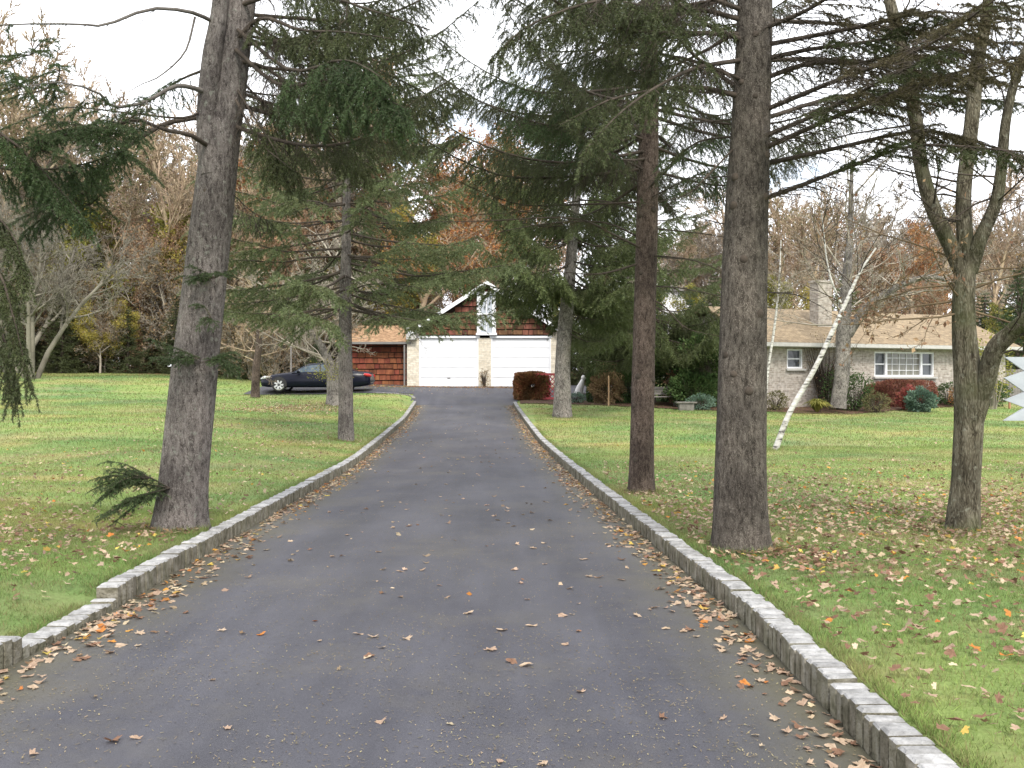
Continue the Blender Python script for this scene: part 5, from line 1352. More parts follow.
# shake-clad wing on the left
wing = MB(); wx0, wx1 = lx_(340), lx_(405.5); wz1 = gZ(343); yw = 0.6
wing.box(((wx0 + wx1) / 2, yw + 2.6, (zb - .4 + wz1) / 2), (wx1 - wx0, 5.0, wz1 - zb + .4)); wg = wing.build('wing', M['shadow_wall'], ga)
w = MB(); shakes(w, wx0, wx1, zb + .05, wz1, yw + 0.098, seed=9); w.build('shake_siding', M['shake_red'], wg)
w = MB(); zr0, zr1 = gZ(343.5), gZ(343.5) + 1.0
w.prism([(yw - 0.55, zr0), (yw - 0.55, zr0 + 0.1), (yw + 2.6, zr1 + 0.1), (yw + 5.7, zr0 + .1), (yw + 5.7, zr0), (yw + 2.6, zr1)], wx0 - .3, wx1 + .35, axis='x'); w.build('roof', M['roof_leafy'], wg)
w = MB(); w.box(((wx0 + wx1) / 2, yw - 0.6, zr0 + 0.03), (wx1 - wx0 + .6, 0.08, 0.12)); w.build('gutter', M['gutter'], wg)

# ------------------------------------------------------------------ brick ranch house on the right
hx, hy = (768 - 512) * 43.5 / FPX, 43.5
HA = R(27); hz = EYE - (406 - HOR) * 43.5 / FPX - 0.05
ho = thing('ranch_house', (hx, hy, hz), 'long low brick house with tan shingle roof on the right', 'house', rz=HA)
s0, s1, HW, HD = -0.5, 15.0, 2.72, 6.6
def hpx(px):      # distance along the front wall at an image column
    k = (px - 512) / FPX
    return (k * hy - hx) / (math.cos(HA) - k * math.sin(HA))
def hpz(px, py):
    s = hpx(px); d = hy + s * math.sin(HA); return EYE - (py - HOR) * d / FPX - hz
def wall_with_holes(mb, x0, x1, z0, z1, y0, y1, holes):
    xs = sorted({x0, x1, *[h[0] for h in holes], *[h[1] for h in holes]})
    for a, b in zip(xs[:-1], xs[1:]):
        m_ = (a + b) / 2; hs = [h for h in holes if h[0] < m_ < h[1]]
        if not hs: mb.box((m_, (y0 + y1) / 2, (z0 + z1) / 2), (b - a, y1 - y0, z1 - z0)); continue
        h = hs[0]
        mb.box((m_, (y0 + y1) / 2, (z0 + h[2]) / 2), (b - a, y1 - y0, h[2] - z0)); mb.box((m_, (y0 + y1) / 2, (h[3] + z1) / 2), (b - a, y1 - y0, z1 - h[3]))
w1 = (hpx(787), hpx(802.5), hpz(795, 368.5), hpz(795, 349))
w2 = (hpx(874.5), hpx(934), hpz(905, 376.5), hpz(905, 352))
w = MB(); wall_with_holes(w, s0, s1, -0.6, HW, 0, 0.25, [w1, w2])
w.box((s0 + .125, HD / 2, (HW - .6) / 2), (0.25, HD - .5, HW + .6)); w.box((s1 - .125, HD / 2, (HW - .6) / 2), (0.25, HD - .5, HW + .6)); w.box(((s0 + s1) / 2, HD - .12, (HW - .6) / 2), (s1 - s0, 0.25, HW + .6))
w.prism([(0, HW), (HD, HW), (HD / 2, HW + 1.5)], s0 + .02, s0 + .24, axis='x'); w.prism([(0, HW), (HD, HW), (HD / 2, HW + 1.5)], s1 - .24, s1 - .02, axis='x')
w.build('wall', M['house_brick'], ho)
# roof built in two slopes whose own axes run along the shingle courses
rise, run = 1.72, HD / 2 + 0.55
ang = math.atan2(rise, run); sl = math.hypot(rise, run)
for sg in (0, 1):
    w = MB(); w.box(((s0 + s1) / 2, sl / 2, 0.05), (s1 - s0 + .8, sl, 0.1))
    o = w.build('roof', M['roof_tan'], ho)
    if sg == 0: o.location = (0, -0.55, HW - 0.06); o.rotation_euler = (ang, 0, 0)
    else: o.location = (s0 + s1, HD + 0.55, HW - 0.06); o.rotation_euler = (ang, 0, math.pi)
    if sg == 0: front_roof = o
w = MB(); w.box(((s0 + s1) / 2, -0.60, HW - 0.06), (s1 - s0 + .8, 0.1, 0.16)); w.box(((s0 + s1) / 2, -0.28, HW - 0.155), (s1 - s0 + .7, 0.52, 0.03)); w.build('gutter', M['trim_grey'], ho)
# chimney
w = MB(); cy = 1.5; hin = lambda px, y: (((px - 512) / FPX) * (hy + y * math.cos(HA)) - hx + y * math.sin(HA)) / (math.cos(HA) - ((px - 512) / FPX) * math.sin(HA)); cx0, cx1 = hin(814, cy), hin(827.5, cy); zt = EYE - (286 - HOR) * (hy + 1.5) / FPX - hz + .3
w.box(((cx0 + cx1) / 2, cy, (HW + zt) / 2), (cx1 - cx0, 0.55, zt - HW)); w.box(((cx0 + cx1) / 2, cy, zt + 0.05), (cx1 - cx0 + .1, 0.65, 0.1)); w.build('chimney', M['house_brick'], ho)
def house_window(h, cols, glass, big=False):
    a, b, z0, z1 = h
    fw = 0.07
    f = MB()
    for x in (a + fw / 2, b - fw / 2): f.box((x, 0.08, (z0 + z1) / 2), (fw, 0.12, z1 - z0))
    for z in (z0 + fw / 2, z1 - fw / 2): f.box(((a + b) / 2, 0.083, z), (b - a - 2 * fw, 0.11, fw))
    W_ = b - a
    mull = [a + W_ * q for q in cols]
    for x in mull: f.box((x, 0.07, (z0 + z1) / 2), (0.12, 0.1, z1 - z0 - 2 * fw))
    wo = f.build('window', M['white'], ho)
    edges = [a + fw] + mull + [b - fw]
    for k in range(len(edges) - 1):
        e0, e1 = edges[k], edges[k + 1]
        mid = big and k == 1
        p = MB(); p.box(((e0 + e1) / 2, 0.14, (z0 + z1) / 2), (e1 - e0, 0.02, z1 - z0 - .1)); p.build('pane', M['curtain'] if mid else glass, wo)
        s = MB()
        if mid:
            for q in range(1, 5): s.box((e0 + (e1 - e0) * q / 5, 0.115, (z0 + z1) / 2), (0.025, 0.03, z1 - z0 - .14))
            for q in range(1, 4): s.box(((e0 + e1) / 2, 0.112, z0 + (z1 - z0) * q / 4), (e1 - e0 - .1, 0.03, 0.025))
        else: s.box(((e0 + e1) / 2, 0.11, (z0 + z1) / 2), (e1 - e0, 0.05, 0.06))
        s.build('sash_bar', M['white'], wo)
    s = MB(); s.box(((a + b) / 2, -0.04, z0 - 0.05), (b - a + .2, 0.2, 0.08)); s.build('sill', M['trim_grey'], wo)
house_window(w1, [], M['glass'])
house_window(w2, [0.2, 0.79], M['glass'], True)

# white house glimpsed through the evergreens
wh = thing('white_house', ((672 - 512) * 84 / FPX, 84, g(13, 84)), 'white clapboard house glimpsed through the dark evergreens', 'house')
w = MB(); w.box((0, 3, 2.6), (9, 6, 5.2)); w.prism([(-4.5, 5.2), (4.5, 5.2), (0, 7.4)], 0.02, 5.98); w.build('wall', M['white'], wh)
w = MB()
for sg in (-1, 1): w.prism([(0, 7.45), (sg * 5.0, 5.0), (sg * 5.0, 5.15), (0, 7.62)], -.4, 6.4)
w.build('roof', M['gutter'], wh)
for xk in (-3, -1, 1, 3):
    for zk in (1.6, 4.0):
        f = MB(); f.box((xk, -0.03, zk), (1.0, 0.08, 1.4)); fo = f.build('window', M['trim_grey'], wh)
        p = MB(); p.box((xk, -0.075, zk), (0.85, 0.02, 1.25)); p.build('pane', M['glass'], fo)

# ------------------------------------------------------------------ the parked car
cd = 47.6
cx_ = (318 - 512) * cd / FPX
car = thing('parked_car', (cx_, cd, g(cx_, cd) + 0.03), 'dark navy sedan parked facing left, partly hidden by trunks', 'car', rz=0.0)
CLn = 5.05; h2 = CLn / 2
# stations: x, half width, sill z, waist z, top z (bonnet / boot)
stn = [(-h2, .55, .32, .55, .60), (-h2 + .08, .72, .26, .6, .68), (-h2 + .35, .83, .22, .64, .75), (-1.75, .87, .2, .7, .83), (-1.15, .89, .2, .76, .90), (-.6, .9, .2, .8, .92), (.5, .9, .2, .82, .93), (1.3, .9, .2, .83, .94), (1.85, .87, .22, .82, .94), (h2 - .25, .82, .28, .8, .92), (h2 - .05, .74, .34, .74, .88), (h2, .62, .4, .68, .8)]
def ring(x, hw, zs, zw, zt):
    return [(x, 0, zs), (x, -hw * .9, zs), (x, -hw, zs + .1), (x, -hw * 1.0, (zs + zw) / 2), (x, -hw * .99, zw), (x, -hw * .9, zw + (zt - zw) * .7), (x, -hw * .55, zt), (x, 0, zt + .015),
            (x, hw * .55, zt), (x, hw * .9, zw + (zt - zw) * .7), (x, hw * .99, zw), (x, hw, (zs + zw) / 2), (x, hw, zs + .1), (x, hw * .9, zs)]
w = MB(); V = [p for s in stn for p in ring(*s)]; n = 14
w.add(V, [[k*n + q, k*n + (q+1) % n, (k+1)*n + (q+1) % n, (k+1)*n + q] for k in range(len(stn) - 1) for q in range(n)], 0, True)
w.add(V[:n], [list(range(n))]); w.add(V[-n:], [list(range(n))[::-1]])
w.build('body', M['carpaint'], car)
cab = [(-1.05, .80, .86, .87), (-.72, .77, .86, 1.08), (-.35, .70, .86, 1.26), (.1, .66, .86, 1.32), (.6, .66, .86, 1.32), (1.05, .68, .86, 1.24), (1.45, .73, .86, 1.08), (1.85, .78, .86, .9)]
w = MB(); gl = MB(); V = []
for (x, hw, z0, z1) in cab:
    V += [(x, -.84, z0), (x, -hw - .02, z1 - .03), (x, -hw * .75, z1 + .02), (x, hw * .75, z1 + .02), (x, hw + .02, z1 - .03), (x, .84, z0)]
n = 6
w.add(V, [[k*n + q, k*n + q + 1, (k+1)*n + q + 1, (k+1)*n + q] for k in range(len(cab) - 1) for q in range(n - 1)], 0, True)
w.build('cabin', M['carpaint'], car)
# side glass, windscreen and rear glass stand 4 mm proud of the cabin shell
def gpt(x, f, side, out=0.006):
    z1 = np.interp(x, [c[0] for c in cab], [c[3] for c in cab]); hw = np.interp(x, [c[0] for c in cab], [c[1] for c in cab])
    return (x, side * (0.84 + (hw + .02 - 0.84) * f + out), 0.86 + (z1 - .03 - .86) * f)
for side in (-1, 1):
    for a, b in ((-.86, .22), (.28, 1.15)):
        w = MB(); xs_ = np.linspace(a, b, 7)
        lo = [gpt(x, .14, side) for x in xs_]; hi = [gpt(x, .9, side) for x in xs_]
        w.add(lo + hi, [[k, k + 1, 8 + k, 7 + k] for k in range(6)], 0, True); w.build('side_window', M['carglass'], car)
for xs_, nm in (((-1.0, -.72, -.4), 'windscreen'), ((1.2, 1.5, 1.8), 'rear_window')):
    w = MB(); rows = []
    for x in xs_:
        z1 = np.interp(x, [c[0] for c in cab], [c[3] for c in cab]); hw = np.interp(x, [c[0] for c in cab], [c[1] for c in cab])
        dx = -.008 if nm == 'windscreen' else .008
        rows += [(x + dx, -hw * .74, z1 + .028), (x + dx, hw * .74, z1 + .028)]
    w.add(rows, [[0, 1, 3, 2], [2, 3, 5, 4]], 0, True); w.build(nm, M['carglass'], car)
for side in (-1, 1):
    for wx in (-1.62, 1.28):
        t = MB(); a = np.linspace(0, 2 * math.pi, 29)[:-1]
        prof = [(.24, -.09), (.30, -.1), (.325, -.06), (.325, .06), (.30, .1), (.24, .09)]
        V = [(wx + rr_ * math.cos(q), side * .80 + yy_, .325 + rr_ * math.sin(q)) for rr_, yy_ in prof for q in a]; m_ = len(a)
        t.add(V, [[k*m_ + q, k*m_ + (q+1) % m_, (k+1)*m_ + (q+1) % m_, (k+1)*m_ + q] for k in range(5) for q in range(m_)], 0, True)
        wh_ = t.build('wheel', M['black'], car)
        rm = MB(); yo = side * .89
        V = [(wx + .24 * math.cos(q), yo, .325 + .24 * math.sin(q)) for q in a] + [(wx + .2 * math.cos(q), yo + side * .005, .325 + .2 * math.sin(q)) for q in a]
        rm.add(V, [[q, (q+1) % m_, m_ + (q+1) % m_, m_ + q] for q in range(m_)], 0)
        for k in range(7):
            q = k * 2 * math.pi / 7
            rm.box((wx + .11 * math.cos(q), yo + side * .004, .325 + .11 * math.sin(q)), (.2, .02, .075), M=Matrix.Rotation(-q, 3, 'Y'))
        rm.build('rim', M['alloy'], wh_)
        dk = MB(); dk.add([(wx + .37 * math.cos(q), side * .897, .33 + .37 * math.sin(q)) for q in a if math.sin(q) > -.35], [list(range(sum(1 for q in a if math.sin(q) > -.35)))]); dk.build('wheel_arch', M['black'], car)
    w = MB(); w.tube([(-h2 + .05, side * .60, .60), (-h2 + .2, side * .74, .655), (-h2 + .5, side * .83, .69)], [.05, .075, .03], 8); w.build('headlight', M['lamp'], car)
    w = MB(); w.tube([(h2 - .28, side * .815, .80), (h2 - .1, side * .76, .77), (h2, side * .6, .74)], [.05, .075, .06], 8); w.build('tail_light', M['tail'], car)
    w = MB(); w.box((-.72, side * .97, .93), (.14, .18, .1)); bevel(w.build('wing_mirror', M['carpaint'], car), .03)
    for xd in (-.9, .25, 1.2):
        pass
w = MB(); w.box((h2 + .005, 0, .5), (.06, 1.3, .12)); bevel(w.build('bumper', M['black'], car), .02)
w = MB(); w.box((-.28, 0, 1.2), (0.01, 0.01, 0.01))

# ------------------------------------------------------------------ garden furniture and small things
def obj_at(name, px, d, label, cat, rz=0.0):
    x, y = at(px, d); return thing(name, (x, y, g(x, y)), label, cat, rz=rz)
o = obj_at('red_lattice', 550, 45.9, 'red slatted lattice panel between the clipped hedge and pale spruce trunk', 'trellis', R(-8))
w = MB()
for x in (-.62, .62): w.box((x, 0, .6), (.08, .06, 1.25))
for z in (.12, 1.2): w.box((0, -.005, z), (1.32, .05, .1))
w.build('frame', M['red_wood'], o)
w = MB()
for k in range(-5, 6):
    for sg in (-1, 1):
        p0 = Vector((k * .22 - .5 * sg, sg * .012, .15)); p1 = Vector((k * .22 + .5 * sg, sg * .012, 1.15))
        a, b = p0.copy(), p1.copy()
        def clip(a, b):
            d = b - a; t0, t1 = 0, 1
            for s in (-1, 1):
                den = d.x * s; lim = .6 - a.x * s
                if den > 0: t1 = min(t1, lim / den)
                elif den < 0: t0 = max(t0, lim / den)
            return (a + d * t0, a + d * t1) if t1 > t0 else None
        c = clip(a, b)
        if c: w.tube([c[0], c[1]], .022, 4, smooth=False)
w.build('lattice', M['red_wood'], o)
o = obj_at('garden_bench', 661, 43.8, 'low weathered grey wooden bench beyond the red-brown spruce trunk', 'bench', R(6))
w = MB()
for k in range(4): w.box((0, -.22 + k * .13, .42), (1.5, .11, .035))
w.build('seat', M['grey_wood'], o)
w = MB()
for k in range(3): w.box((0, .26 + k * .02, .55 + k * .12), (1.5, .03, .1))
w.build('backrest', M['grey_wood'], o)
for x in (-.65, .65):
    w = MB(); w.box((x, -.2, .2), (.07, .07, .4)); w.box((x, .25, .41), (.07, .06, .82)); w.box((x, .02, .38), (.06, .46, .05)); w.build('leg', M['grey_wood'], o)
o = obj_at('stone_block', 686, 42.0, 'low flat-topped stone block at the edge of the garden bed', 'stone')
w = MB(); w.box((0, 0, .12), (.62, .4, .34)); bevel(w.build('base', M['stone'], o), .04); w = MB(); w.box((0, 0, .32), (.85, .5, .07)); bevel(w.build('slab', M['stone'], o), .02)
o = obj_at('wooden_stake', 608.5, 43.2, 'thin tan wooden stake standing upright in the lawn edge', 'stake')
w = MB(); w.tube([(0, 0, -.1), (.01, 0, .6), (.005, 0, 1.22)], [.035, .034, .03], 6, smooth=False); tag(w.build('pole', M['tan_wood'], o))
w = MB(); w.tube([(.005, 0, 1.2), (.005, 0, 1.29)], [.04, .012], 6); w.build('cap', M['tan_wood'], o)
o = obj_at('orange_trellis', 606, 45.6, 'orange-brown wooden rail frame rising behind the brown bush', 'trellis')
w = MB()
for x in (-.4, -.13, .13, .4): w.tube([(x, 0, 0), (x, 0, 1.75)], .03, 6)
w.build('upright', M['orange_wood'], o)
w = MB()
for z in (1.25, 1.45, 1.7): w.tube([(-.48, -.04, z), (.48, -.04, z)], .028, 6)
w.build('rail', M['orange_wood'], o)
# white garden statue: a small seated figure-like ornament on a plinth
o = obj_at('garden_statue', 581, 48.0, 'small white stone ornament beside the pale spruce trunk', 'statue')
w = MB(); w.box((0, 0, .1), (.4, .4, .25)); bevel(w.build('plinth', M['stone'], o), .02)
w = MB(); w.tube([(-.12, 0, .2), (-.08, 0, .38), (0, 0, .6), (.07, 0, .8), (.1, 0, .86)], [.2, .19, .15, .1, .07], 12); w.tube([(.1, 0, .84), (.12, 0, .92), (.11, 0, 1.02), (.1, 0, 1.06)], [.07, .115, .1, .03], 12); w.build('body', M['statue'], o)
# slender white post
o = obj_at('white_post', 595, 50.5, 'slim white post with crossbar between the pale spruce and the hedges', 'post')
w = MB(); w.tube([(0, 0, 0), (.02, 0, 1.7)], .04, 8); w.build('pole', M['statue'], o); w = MB(); w.tube([(-.25, 0, 1.45), (.2, 0, 1.62)], .025, 6); w.build('crossbar', M['statue'], o)
# pale post behind the car bonnet
o = obj_at('marker_post', 291, 52.5, 'thin pale marker post behind the bonnet of the dark car', 'post')
w = MB(); w.tube([(0, 0, 0), (0, 0, 1.9)], .045, 8); w.build('pole', M['grey_wood'], o); w = MB(); w.tube([(0, 0, 1.9), (0, 0, 2.0)], [.07, .02], 8); w.build('cap', M['grey_wood'], o)
# wooden fence at the far right
fx, fy = at(985, 51.5)
o = thing('board_fence', (fx, fy, g(fx, fy)), 'weathered grey board fence behind the yellow shrub on the right', 'fence', rz=R(8))
w = MB()
for k in range(26): w.box((k * .155, 0, .72), (.14, .025, 1.42 + .02 * math.sin(k * 2.1)))
w.build('boards', M['grey_wood'], o)
w = MB()
for z in (.35, 1.15): w.box((1.9, .05, z), (4.0, .05, .1))
w.build('rail', M['grey_wood'], o)
for x in (0, 2, 4):
    w = MB(); w.box((x, .1, .7), (.1, .1, 1.55)); w.build('post', M['grey_wood'], o)
# small stake by the fence
o = obj_at('garden_stake', 1009.5, 46.0, 'short reddish stake in the lawn below the white zigzag board', 'stake')
w = MB(); w.tube([(0, 0, -.05), (0, 0, .42)], [.05, .045], 6); w.build('pole', M['orange_wood'], o); w = MB(); w.tube([(0, 0, .4), (0, 0, .47)], [.06, .02], 6); w.build('cap', M['orange_wood'], o)
# white saw-toothed board reaching in at the right edge
zd = 9.0
zx, zy = (1042 - 512) * zd / FPX, zd
o = thing('zigzag_board', (zx, zy, g(zx, zy)), 'white board with a saw-toothed edge poking in at the right edge', 'sign')
prof = []
for k, (px, py) in enumerate([(1004, 357), (1024, 371), (1004, 378), (1024, 392), (1004, 400), (1024, 407.5), (1003, 420.5), (1058, 421), (1058, 357)]):
    p = P(px, py, zd); prof.append((p.x - zx, p.z - o.location.z))
w = MB(); w.prism(prof, -.012, .012); bevel(w.build('board', M['frost'], o), .003)
w = MB(); w.tube([(0, .05, -.1), (0, .05, 1.75)], .03, 10); w.build('pole', M['alloy'], o)

# ------------------------------------------------------------------ grass blades
def blades(n, xa, xb, ya, yb, h, wd, rs):
    y = ya + (yb - ya) * rs.rand(n) ** 0.9; x = xa + (xb - xa) * rs.rand(n)
    vis = np.abs(x) < 0.56 * y + 1.0
    off = np.where(x < -1, xl(y) - KW - x, x - xr(y) - KW)
    ok = vis & (off > 0.01)
    x, y = x[ok], y[ok]; z = G(x, y) - 0.004; m = len(x)
    clump = 0.5 + 0.5 * np.sin(x * 5.1 + 2 * np.sin(y * 3.3)) * np.sin(y * 4.3 + 1.7 * np.sin(x * 2.1))
    hh = h * (0.45 + 0.5 * rs.rand(m) + 0.35 * clump); a = rs.rand(m) * 6.283
    ln = rs.normal(size=(m, 2)) * 0.55
    d = np.stack([np.cos(a), np.sin(a), np.zeros(m)], -1) * wd * (0.7 + 0.6 * rs.rand(m, 1)) / 2
    p = np.stack([x, y, z], -1); t = p + np.stack([ln[:, 0] * hh, ln[:, 1] * hh, hh], -1)
    return np.stack([p - d, p + d, t], 1).reshape(-1, 3)
rs = np.random.RandomState(3); mb = MB()
for args in ((150000, -7.5, -2.8, 3.0, 12, .038, .005), (210000, 1.5, 9, 3.0, 13, .038, .005), (90000, -15, -2.8, 11, 24, .042, .011), (120000, 1.2, 16, 12, 25, .042, .011), (60000, -24, -3, 23, 42, .06, .022), (60000, 0.8, 24, 24, 42, .06, .022), (45000, -40, -4, 42, 63, .06, .04), (20000, 0.5, 28, 40, 52, .06, .035)):
    V = blades(*args, rs); mb.add(V, np.arange(len(V)).reshape(-1, 3), 0)
def tufts(x, y, h, wd, rs):
    off = np.where(x < -1, xl(y) - KW - x, x - xr(y) - KW); ok = off > 0.0
    x, y = x[ok], y[ok]; m = len(x); z = G(x, y) - 0.005
    hh = h * (0.5 + 0.8 * rs.rand(m)); a = rs.rand(m) * 6.283; ln = rs.normal(size=(m, 2)) * 0.5
    d = np.stack([np.cos(a), np.sin(a), np.zeros(m)], -1) * wd / 2
    p = np.stack([x, y, z], -1); t = p + np.stack([ln[:, 0] * hh, ln[:, 1] * hh, hh], -1)
    return np.stack([p - d, p + d, t], 1).reshape(-1, 3)
for tr, rad, n_ in ((A, .25, 1300), (B, .2, 800), (E, .27, 1300), (C_, .2, 1000), (F_, .22, 400), (D, .36, 400), (BR, .1, 250), (OT, .4, 400)):
    q = rs.rand(n_) * 6.283; rr_ = rad + np.abs(rs.normal(size=n_)) * 0.13
    V = tufts(tr.location.x + np.cos(q) * rr_, tr.location.y + np.sin(q) * rr_, 0.075, 0.006 if tr.location.y < 15 else .014, rs); mb.add(V, np.arange(len(V)).reshape(-1, 3), 0)
for sd_ in (-1, 1):
    yy_ = 2.5 + 30 * rs.rand(16000) ** 1.6; o_ = KW + np.abs(rs.normal(size=16000)) * 0.05
    V = tufts(xl(yy_) - o_ if sd_ < 0 else xr(yy_) + o_, yy_, 0.045, 0.006, rs); mb.add(V, np.arange(len(V)).reshape(-1, 3), 0)
tag(mb.build('grass', M['blade']), 'short mown green grass on both lawns', 'grass', kind='stuff')

# ------------------------------------------------------------------ fallen leaves
def maple_leaf(r, seed):
    k = []
    for q in range(5):
        a = R(90 + (q - 2) * 52); rad = [0.36, 0.46, 0.55, 0.46, 0.36][q]
        for da, rr_ in ((-19, .74), (-9, .8), (0, 1), (9, .8), (19, .74)):
            k.append((math.cos(a + R(da)) * rad * rr_ * r.uniform(.85, 1.1), math.sin(a + R(da)) * rad * rr_ * r.uniform(.85, 1.1)))
        if q < 4:
            a2 = a + R(26); k.append((math.cos(a2) * .25, math.sin(a2) * .25))
    k.append((0.03, -0.12)); k.append((-0.03, -0.12))
    V = [(x, y, 0) for x, y in k]
    cu, cv = r.uniform(.05, .7), r.uniform(-.3, .4)
    sq = r.uniform(.55, 1); V = [(x, y * sq, cu * x * x + cv * y * y + .05 * math.sin(9 * x + seed) + .02) for x, y, _ in V]
    c = (0, 0, 0.0)
    n = len(V)
    return [c] + V, [[0, 1 + i, 1 + (i + 1) % n] for i in range(n)]
r = random.Random(5)
leaf_shapes = [maple_leaf(r, k) for k in range(9)]
KINDS = [('fall_tan', 'pale tan'), ('fall_pink', 'pale buff'), ('fall_brown', 'dark brown'), ('fall_orange', 'orange'), ('fall_yellow', 'yellow')]
leaf_me = {}
for si, (V, F) in enumerate(leaf_shapes):
    for mk, _ in KINDS:
        mb = MB(); mb.add(V, F, 0); leaf_me[(si, mk)] = mb.mesh('fallen_leaf', M[mk])
LV = []      # x, y, surface, size, kind
def add_leaf(x, y, where, size, kind): LV.append((x, y, where, size, kind))
def pick(r, w=(42, 26, 24, 5, 3)): return r.choices(range(5), w)[0]
for k in range(460):      # loose on the drive
    y = r.uniform(2.9, 45) if k > 110 else r.uniform(2.9, 14); x = r.uniform(float(xl(y)) + .1, float(xr(y)) - .1); add_leaf(x, y, 'road', r.uniform(.04, .125), pick(r, (48, 34, 14, 3, 1)))
for k in range(7000):      # drifted against the kerbs
    y = r.uniform(3.2, 45); s = r.choice((-1, 1)); o_ = abs(r.gauss(0, .17)) + .03
    dens = 0.5 + 0.5 * math.sin(y * 1.3 + s) * math.sin(y * .53 + 2 * s)
    if r.random() > .35 + .65 * dens: continue
    x = float(xl(y)) + o_ if s < 0 else float(xr(y)) - o_; add_leaf(x, y, 'road', r.uniform(.045, .12), pick(r, (42, 28, 21, 6, 3)))
def lawn_leaf(x, y, w=(46, 22, 27, 3, 2)):
    off = float(xl(y)) - KW - x if x < -1 else x - float(xr(y)) - KW
    if off < 0.05 or abs(x) > .58 * y + 1: return
    add_leaf(x, y, 'lawn', r.uniform(.04, .105), pick(r, w))
for k in range(9500): lawn_leaf(r.gauss(5.6, 3.0), r.gauss(11.6, 2.2))
for k in range(4200): lawn_leaf(r.uniform(1.5, 12), r.uniform(4, 20), (34, 14, 46, 4, 2))
for k in range(900): lawn_leaf(r.uniform(1.6, 5.5), r.uniform(4, 9), (26, 12, 56, 4, 2))
for k in range(160):
    q = r.uniform(0, 6.28); q2 = .28 + abs(r.gauss(0, .22)); lawn_leaf(A.location.x + math.cos(q) * q2, A.location.y + math.sin(q) * q2, (20, 10, 66, 3, 1))
    lawn_leaf(E.location.x + math.cos(q) * q2, E.location.y + math.sin(q) * q2, (20, 14, 62, 3, 1)); lawn_leaf(C_.location.x + math.cos(q) * q2, C_.location.y + math.sin(q) * q2)
for k in range(170): lawn_leaf(r.gauss(2.45, .22), r.gauss(8.3, .35), (10, 10, 76, 3, 1))
for k in range(2300): lawn_leaf(r.uniform(-12, -3), r.uniform(4.5, 22), (34, 24, 38, 2, 2))
for k in range(1100): lawn_leaf(r.gauss(-4.6, 1.0), r.gauss(9.2, 1.4))
for k in range(3200): lawn_leaf(r.gauss(-8.2, 1.5), r.gauss(38.5, 1.5), (10, 40, 48, 1, 1))
for k in range(900): lawn_leaf(r.gauss(-6.5, 2.0), r.gauss(26.5, 2.4), (30, 40, 28, 1, 1))
for k in range(500): lawn_leaf(r.uniform(1.5, 14), r.uniform(18, 40))
for k in range(1500):      # brown band in front of the garage
    x = r.uniform(-7.5, 2.4); y = r.uniform(52.2, 53.9) - abs(r.gauss(0, .35)); add_leaf(x, y, 'court', r.uniform(.08, .15), pick(r, (12, 10, 56, 18, 4)))
for k in range(500): add_leaf(r.uniform(-10, 4), r.uniform(47.2, 53.5), 'court', r.uniform(.07, .12), pick(r))
def lz(x, y, wv): return float(road_z(x, y)) + .006 if wv == 'road' else g(x, y) + (.04 if wv == 'lawn' and y < 24 else .06 if wv == 'lawn' else .03) + (.012 if wv == 'court' else 0)
LV.sort(key=lambda a: (a[1] / a[3]))
inview = [a for a in LV if abs(a[0]) < .5 * a[1] and EYE - (768 - HOR) * a[1] / FPX < 0.15]
top = set(id(a) for a in inview[:300])
PLC = {'road': 'lying on the dark driveway', 'lawn': 'lying in the lawn grass', 'court': 'lying before the garage'}
acc = {wv: {k: MB() for k in range(5)} for wv in ('road', 'lawn', 'court')}
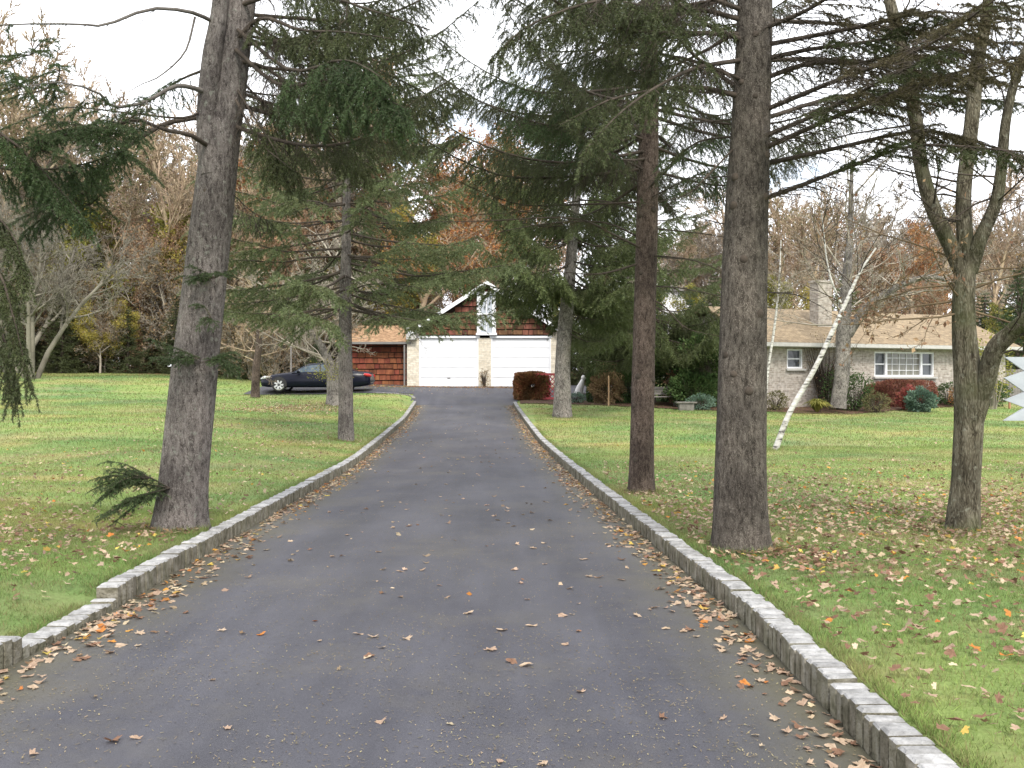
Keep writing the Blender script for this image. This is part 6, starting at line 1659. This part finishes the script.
for a in LV:
    x, y, wv, size, kd = a; si = r.randrange(9); yaw = r.uniform(0, 6.28); tx, ty = r.gauss(0, .16), r.gauss(0, .16); z = lz(x, y, wv)
    if wv == 'lawn': tx *= 2; ty *= 2
    if id(a) in top:
        o = link('fallen_leaf', leaf_me[(si, KINDS[kd][0])], None, (x, y, z), (tx, ty, yaw), size)
        tag(o, '%s fallen maple leaf %s' % (KINDS[kd][1], PLC[wv]), 'leaf', '%s leaves %s' % (KINDS[kd][1], PLC[wv]))
    else:
        V, F = leaf_shapes[si]
        Mx = np.array((Matrix.Rotation(yaw, 3, 'Z') @ Matrix.Rotation(ty, 3, 'Y') @ Matrix.Rotation(tx, 3, 'X'))) * size
        acc[wv][kd].add(np.array(V) @ Mx.T + np.array([x, y, z]), F, kd)
for wv, lab in (('road', 'fallen leaves drifted along the kerbs of the driveway'), ('lawn', 'fallen leaves strewn over the lawns'), ('court', 'brown leaf drift in front of the garage doors')):
    mb = MB()
    for k in range(5):
        for V, L, S_, m_, sm in zip(acc[wv][k].V, acc[wv][k].L, acc[wv][k].S, acc[wv][k].M, acc[wv][k].SM):
            mb.V.append(V); mb.S.append(S_); mb.M.append(m_); mb.SM.append(sm)
        off = [0]
        for V in acc[wv][k].V: off.append(off[-1] + len(V))
        for L in acc[wv][k].L: mb.L.append(L + mb.nv)
        mb.nv += acc[wv][k].nv
    tag(mb.build('leaf_litter', [M[q[0]] for q in KINDS]), lab, 'leaves', kind='stuff')
# needles and crumbs on the asphalt
rs = np.random.RandomState(12); n = 60000
y = 2.8 + 30 * rs.rand(n) ** 2.0; t = rs.rand(n)
patch = 0.5 + 0.5 * np.sin(y * 1.9 + 3 * np.sin(t * 7)) * np.sin(t * 11 + y)
keep = rs.rand(n) < 0.25 + 0.75 * patch; y, t = y[keep], t[keep]
x = xl(y) + .03 + (xr(y) - xl(y) - .06) * t; z = road_z(x, y) + .004; m = len(x)
a = rs.rand(m) * 6.283; ln = .002 + .008 * rs.rand(m) ** 1.5; wd = .0009 + .0022 * rs.rand(m) ** 2
d = np.stack([np.cos(a), np.sin(a), np.zeros(m)], -1) * ln[:, None]; e = np.stack([-np.sin(a), np.cos(a), np.zeros(m)], -1) * wd[:, None]
p = np.stack([x, y, z], -1); up = np.array([0, 0, .003])
V = np.stack([p - d - e, p + d - e + up, p + d + e + up, p - d + e], 1).reshape(-1, 3)
mb = MB(); mb.add(V, np.arange(len(V)).reshape(-1, 4), 0)
tag(mb.build('needle_litter', nmat('needle_litter', [(0.3, (0.14, 0.112, 0.062)), (0.7, (0.24, 0.2, 0.118))], 3, island=0.5)), 'tan needles and crumbs scattered over the driveway', 'needles', kind='stuff')
